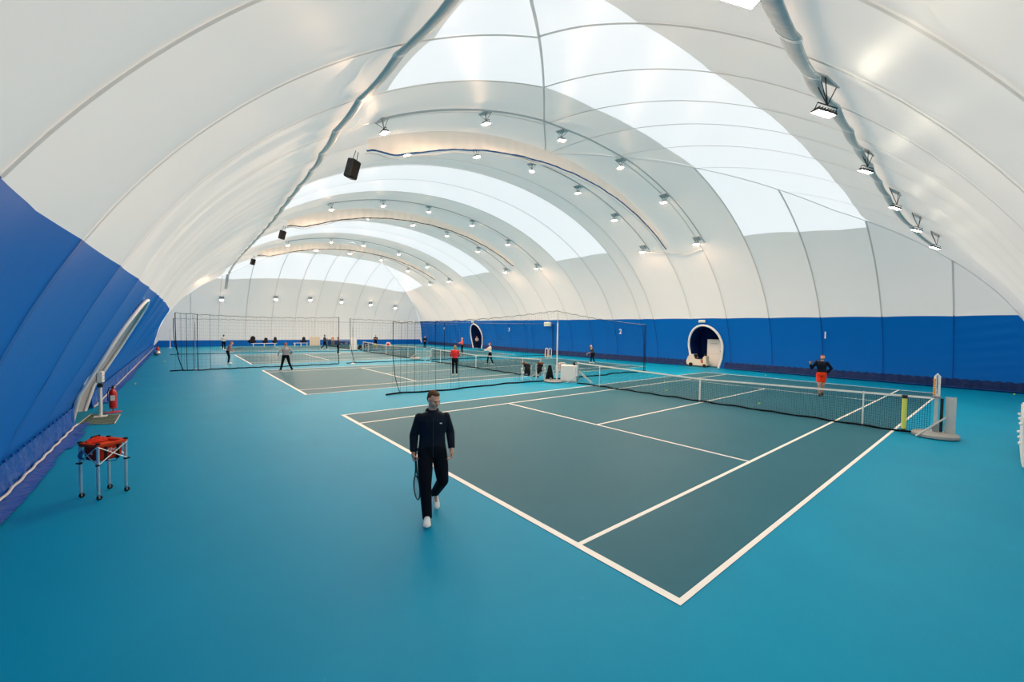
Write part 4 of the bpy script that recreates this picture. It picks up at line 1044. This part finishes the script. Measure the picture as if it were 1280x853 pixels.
    mb = MB(); mb.ball(hp(0, -.091, -.062), (.022*hs, .010*hs, .006*hs), 10, 6, rot=Rh); mb.build('mouth', mat('lips', (.38, .13, .10), rough=.5), body)
    M4 = Matrix.Translation(V(loc)) @ Matrix.Rotation(rz, 4, 'Z')
    return body, {q: M4 @ g for q, g in grips.items()}, (lambda p: M4 @ V(p))
def make_racket(mframe, mgrip):
    t = empty('tennis_racket')
    hx, hz, c = .125, .165, .415
    mb = MB(); mb.tube([(hx*math.sin(a), 0, c+hz*math.cos(a)) for a in [2*math.pi*i/36 for i in range(36)]], .0115, 8, closed=True); mb.build('hoop', mframe, t)
    mb = MB()
    for sx in (-1, 1): mb.tube([(sx*.012, 0, .09), (sx*.020, 0, .16), (sx*.070, 0, c-hz*.80)], [.012, .012, .010], 8)
    mb.build('throat', mframe, t)
    mb = MB(); mb.tube([(0, 0, -.10), (0, 0, -.095), (0, 0, .10)], [.019, .017, .0155], 8); mb.build('grip', mgrip, t)
    mb = MB()
    for i in range(-7, 8):
        x = i*.0155; L = hz*math.sqrt(max(0, 1-(x/hx)**2)); mb.tube([(x, 0, c-L), (x, 0, c+L)], .0011, 4)
    for i in range(-9, 10):
        z = i*.0165; L = hx*math.sqrt(max(0, 1-(z/hz)**2)); mb.tube([(-L, 0, c+z), (L, 0, c+z)], .0011, 4)
    mb.build('strings', M_LIGHTGREY, t, smooth=0)['kind'] = 'stuff'
    return t
rk0 = make_racket(mat('racket_frame', (.012, .012, .014), rough=.3), M_BLACK); rk_first = [True]
def racket(pos, axis, width, label):
    r = rk0 if rk_first[0] else copy_tree(rk0); rk_first[0] = False
    z = V(axis).normalized(); x = V(width); x = (x-z*x.dot(z)).normalized(); y = z.cross(x)
    r.matrix_basis = Matrix.Translation(pos) @ Matrix((x, y, z)).transposed().to_4x4(); tag(r, label, 'racket', 'tennis rackets'); return r

M_NAVY = mat('navy_tracksuit', (.004, .009, .020), rough=.75, spec=.15, bump=.9, bscale=6, stretch=(1, 1, .6))
M_NAVYT = mat('navy_trousers', (.0025, .005, .010), rough=.85, spec=.12, bump=.8, bscale=6, stretch=(1, 1, .6))
M_REDTOP = mat('red_top', (.62, .035, .04), rough=.8, spec=.2)
M_WHTOP = mat('white_top', (.75, .75, .73), rough=.8, spec=.2)
M_GREYTOP = mat('grey_marl', (.36, .36, .38), rough=.9, spec=.1, var=.3, vscale=30)
M_DKGREY = mat('charcoal_top', (.07, .075, .08), rough=.9, spec=.1)
M_CORAL = mat('coral_top', (.75, .14, .10), rough=.8, spec=.1)
M_REDSHORT = mat('red_shorts', (.72, .045, .012), rough=.8, spec=.1)
M_PLAID = mat('patterned_top', (.30, .17, .18), rough=.9, var=.9, vscale=14)

# the man walking along the baseline
MF = (CAM-V((-1.2, 2.95, 0))); rzm = face_rz(MF.x, MF.y)+math.radians(4)
poseM = dict(pelvis=(0, .02, .935), chest=(.0, .01, 1.285), neck=(.0, -.015, 1.485), head=(.012, -.055, 1.655),
             shR=(-.182, .01, 1.395), elR=(-.250, .06, 1.14), wrR=(-.258, -.01, .905), shL=(.182, .01, 1.395), elL=(.258, .08, 1.15), wrL=(.268, -.045, .935),
             hipR=(-.098, .0, .90), knR=(-.10, -.16, .50), anR=(-.075, -.20, .10), hipL=(.098, .02, .90), knL=(.150, -.01, .485), anL=(.070, .30, .205))
fR = ground(534, 655); off = rotz(rzm) @ V((-.078, -.25, 0)); locM = V((fR.x-off.x, fR.y-off.y, 0))
manb, gM, toW = person('man in a dark navy tracksuit and white shoes walking beside the baseline', locM, rzm, 1.86, M_NAVY, M_NAVYT, (.115, .052, .026), poseM, skin=(.62, .33, .235), hairstyle='short', head_yaw=math.radians(30), head_pitch=math.radians(20), vox=.0062, curls=(1.5, .7), loose=1.25, legs=1.18, width=1.12,
                       foot={'R': ((-.06, -1, .10), None), 'L': ((.10, -.78, -.58), None)},
                       handdir={'R': ((.02, -.05, -1), (1, .1, 0), (0, -1, 0)), 'L': ((-.02, -.22, -1), (-1, 0, 0), (0, -1, 0))})
rk = racket(gM['R'], V((.03, -.05, -1)), rotz(rzm) @ V((.30, -.95, 0)), 'black tennis racket hanging from the hand of the man in the navy tracksuit')
s_ = 1.86/1.8
mb = MB(); mb.box((.105*s_, -.138*s_, 1.335*s_), (.030, .008, .013)); mb.build('chest_logo', M_WPLASTIC, manb)
mb = MB(); mb.tube([(0, -.150, .90), (0, -.152, 1.2), (0, -.120, 1.46)], .004, 5); mb.build('zip', M_BLACK, manb)
mb = MB(); mb.lathe([(.062, -.0), (.085, .015), (.080, .045), (.060, .05)], V((0, .01, 1.475))*s_, 18); mb.build('collar', M_NAVY, manb)
mb = MB(); mb.ball(V((0, .085, 1.47))*s_, (.10, .05, .06), 14, 8); mb.build('hood', M_NAVY, manb)

# the player in red shorts
f = V((CAM.x-18, CAM.y-3.2)); rz = face_rz(f.x, f.y)
b_, g, _ = person('player in black jacket and red shorts beyond the nearest net', (18.0, 3.2, 0), rz, 1.84, M_NAVY, M_REDSHORT, (.12, .07, .035), dict(
    elR=(-.34, .03, 1.17), wrR=(-.40, -.12, 1.36), elL=(.33, .10, 1.19), wrL=(.17, .12, .98), knR=(-.07, -.08, .50), anR=(-.04, -.02, .09), knL=(.07, .0, .49), anL=(.05, .20, .12), head=(.02, -.03, 1.66)),
    shorts=True, shoes=(.02, .02, .022), curls=(1.4, .6), loose=1.15, vox=.010, head_yaw=.15, handdir={'R': ((-.1, -.2, 1), (.6, -.8, 0), (1, 0, 0)), 'L': ((-.8, .1, -.6), (0, 1, 0), (0, 0, 1))})
racket(g['R'], rotz(rz) @ V((.72, -.45, .28)), rotz(rz) @ V((.35, .85, 0)), 'tennis racket held up beside the shoulder of the player in red shorts')
# woman in the red top, seen from behind
rz = face_rz(.62, .78)
b_, g, _ = person('woman in red top and black trousers waiting with her back turned', (8.54, 18.35, 0), rz, 1.76, M_REDTOP, M_NAVYT, (.52, .34, .14), dict(
    elR=(-.26, -.02, 1.16), wrR=(-.14, -.24, 1.10), elL=(.26, -.02, 1.16), wrL=(.12, -.26, 1.12), anR=(-.12, .02, .09), anL=(.10, .12, .09)), hairstyle='bob', stripe=True, curls=(1.4, 1.4), female=True, width=1.05)
racket(g['R'], rotz(rz) @ V((.5, -.7, .55)), rotz(rz) @ V((.2, .3, .9)), 'tennis racket held in front by the woman in the red top')
# woman in white, arm reaching
rz = face_rz(-.9, .35)
b_, g, _ = person('woman in white top and black leggings reaching with a racket', (14.55, 23.1, 0), rz, 1.66, M_WHTOP, M_NAVYT, (.16, .06, .03), dict(
    elR=(-.20, -.26, 1.22), wrR=(-.14, -.50, 1.14), elL=(.22, -.22, 1.18), wrL=(.08, -.44, 1.14), anR=(-.13, -.20, .09), knR=(-.11, -.15, .50), anL=(.12, .22, .09), knL=(.11, .06, .48)), hairstyle='bun', curls=(1.4, 1.2), female=True)
racket(g['R'], rotz(rz) @ V((.05, -1, .12)), rotz(rz) @ V((1, 0, .3)), 'tennis racket stretched out by the woman in the white top')
# blonde player at the back
rz = face_rz(-.95, .05)
b_, g, _ = person('player with long blonde hair and grey top bending with a racket', (22.67, 19.85, 0), rz, 1.66, M_DKGREY, M_NAVYT, (.66, .46, .22), dict(
    pelvis=(0, .06, .90), chest=(0, -.06, 1.19), neck=(0, -.16, 1.35), head=(0, -.24, 1.50), shR=(-.18, -.13, 1.31), shL=(.18, -.13, 1.31), elR=(-.24, -.16, 1.04), wrR=(-.16, -.36, .92), elL=(.22, -.16, 1.04), wrL=(.05, -.34, .94), hipR=(-.095, .06, .87), hipL=(.095, .06, .87), anR=(-.18, 0, .09), anL=(.18, .05, .09)), hairstyle='long', curls=(1.4, 1.4), female=True)
racket(g['R'], rotz(rz) @ V((.45, -.9, -.15)), rotz(rz) @ V((.1, .1, 1)), 'tennis racket held low by the player with long blonde hair')
rz = face_rz(-.95, .3)
b_, g, _ = person('person in coral top and black trousers at the far side of the third court', (19.7, 35.2, 0), rz, 1.72, M_CORAL, M_NAVYT, (.55, .48, .40), dict(elR=(-.22, -.12, 1.18), wrR=(-.14, -.36, 1.18), elL=(.22, -.10, 1.18), wrL=(.10, -.34, 1.16)), female=True, vox=.014)
racket(g['R'], rotz(rz) @ V((.2, -.8, .5)), rotz(rz) @ V((1, 0, 0)), 'tennis racket held forward by the person in the coral top')
person('person in dark clothes standing inside the far arched opening', (27.55, 43.9, 0), face_rz(-1, -.6), 1.70, M_GREYTOP, M_NAVYT, (.10, .07, .05), dict(wrR=(-.06, -.24, 1.14), wrL=(.06, -.24, 1.18)), vox=.016)
# man in grey, back turned, legs apart
rz = face_rz(.10, 1)
b_, g, _ = person('man in grey sweatshirt standing astride with his back turned', (1.05, 25.15, 0), rz, 1.74, M_GREYTOP, M_NAVYT, (.42, .17, .06), dict(
    elR=(-.36, .05, 1.20), wrR=(-.30, -.16, 1.10), elL=(.36, .05, 1.20), wrL=(.40, -.02, .98), knR=(-.20, -.05, .50), anR=(-.36, .05, .09), knL=(.18, -.05, .50), anL=(.28, -.02, .09), hipR=(-.11, 0, .90), hipL=(.11, 0, .90)), curls=(1.4, .6), width=1.12)
racket(g['R'], rotz(rz) @ V((.5, -.85, .2)), rotz(rz) @ V((1, .5, 0)), 'tennis racket held out by the man in the grey sweatshirt')
rz = face_rz(.95, -.1)
b_, g, _ = person('player in patterned red and grey top bending near the third court baseline', (-1.15, 32.6, 0), rz, 1.66, M_PLAID, M_NAVYT, (.50, .26, .10), dict(
    pelvis=(0, .05, .92), chest=(0, -.05, 1.22), neck=(0, -.13, 1.39), head=(0, -.20, 1.55), shR=(-.18, -.11, 1.34), shL=(.18, -.11, 1.34), elR=(-.24, -.06, 1.08), wrR=(-.12, -.26, 1.0), elL=(.24, -.06, 1.08), wrL=(.10, -.28, 1.02), hipR=(-.095, .05, .89), hipL=(.095, .05, .89)), curls=(1.4, 1.4), vox=.013)
racket(g['L'], rotz(rz) @ V((-.1, -.9, .35)), rotz(rz) @ V((1, 0, 0)), 'tennis racket held by the player in the patterned top')
def simple(label, x, y, dirv, h, top, hair, pose=None, **k): return person(label, (x, y, 0), face_rz(*dirv), h, top, M_NAVYT, hair, pose, vox=.016, **k)
simple('person in pale shirt and dark trousers near the far left corner', -.12, 51.3, (.1, 1), 1.66, M_WHTOP, (.06, .05, .04), dict(elR=(-.30, .05, 1.18), wrR=(-.20, -.15, 1.05), elL=(.30, .05, 1.18), wrL=(.20, -.15, 1.05)))
b_, g, _ = simple('player in dark clothes striding before the end wall beside the pale board', 9.24, 48.3, (.95, .1), 1.74, M_DKGREY, (.10, .08, .06), dict(knR=(-.09, -.18, .52), anR=(-.09, -.22, .09), knL=(.09, .05, .50), anL=(.09, .36, .14), elR=(-.22, -.10, 1.16), wrR=(-.16, -.34, 1.14)))
racket(g['R'], V((.95, .1, -.1)), V((0, 0, 1)), 'tennis racket held forward by the player striding at the end wall')
b_, g, _ = simple('player in dark clothes with reddish hair standing on the third court', 8.12, 39.3, (.9, -.4), 1.70, M_DKGREY, (.38, .12, .06), dict(elR=(-.22, -.08, 1.16), wrR=(-.14, -.30, 1.10)))
racket(g['R'], V((.9, -.2, .1)), V((0, 0, 1)), 'tennis racket held by the player with reddish hair')
simple('person in black standing with folded arms before the end wall', 15.9, 50.0, (-.3, -1), 1.70, M_NAVY, (.14, .08, .05), dict(elR=(-.26, -.06, 1.16), wrR=(.04, -.22, 1.20), elL=(.26, -.06, 1.16), wrL=(-.04, -.20, 1.24)))
simple('person in black standing by the corner of the blue wall', 20.7, 45.7, (-.5, -1), 1.66, M_NAVY, (.20, .10, .06), dict(wrR=(-.10, -.22, 1.10), wrL=(.10, -.22, 1.10)))
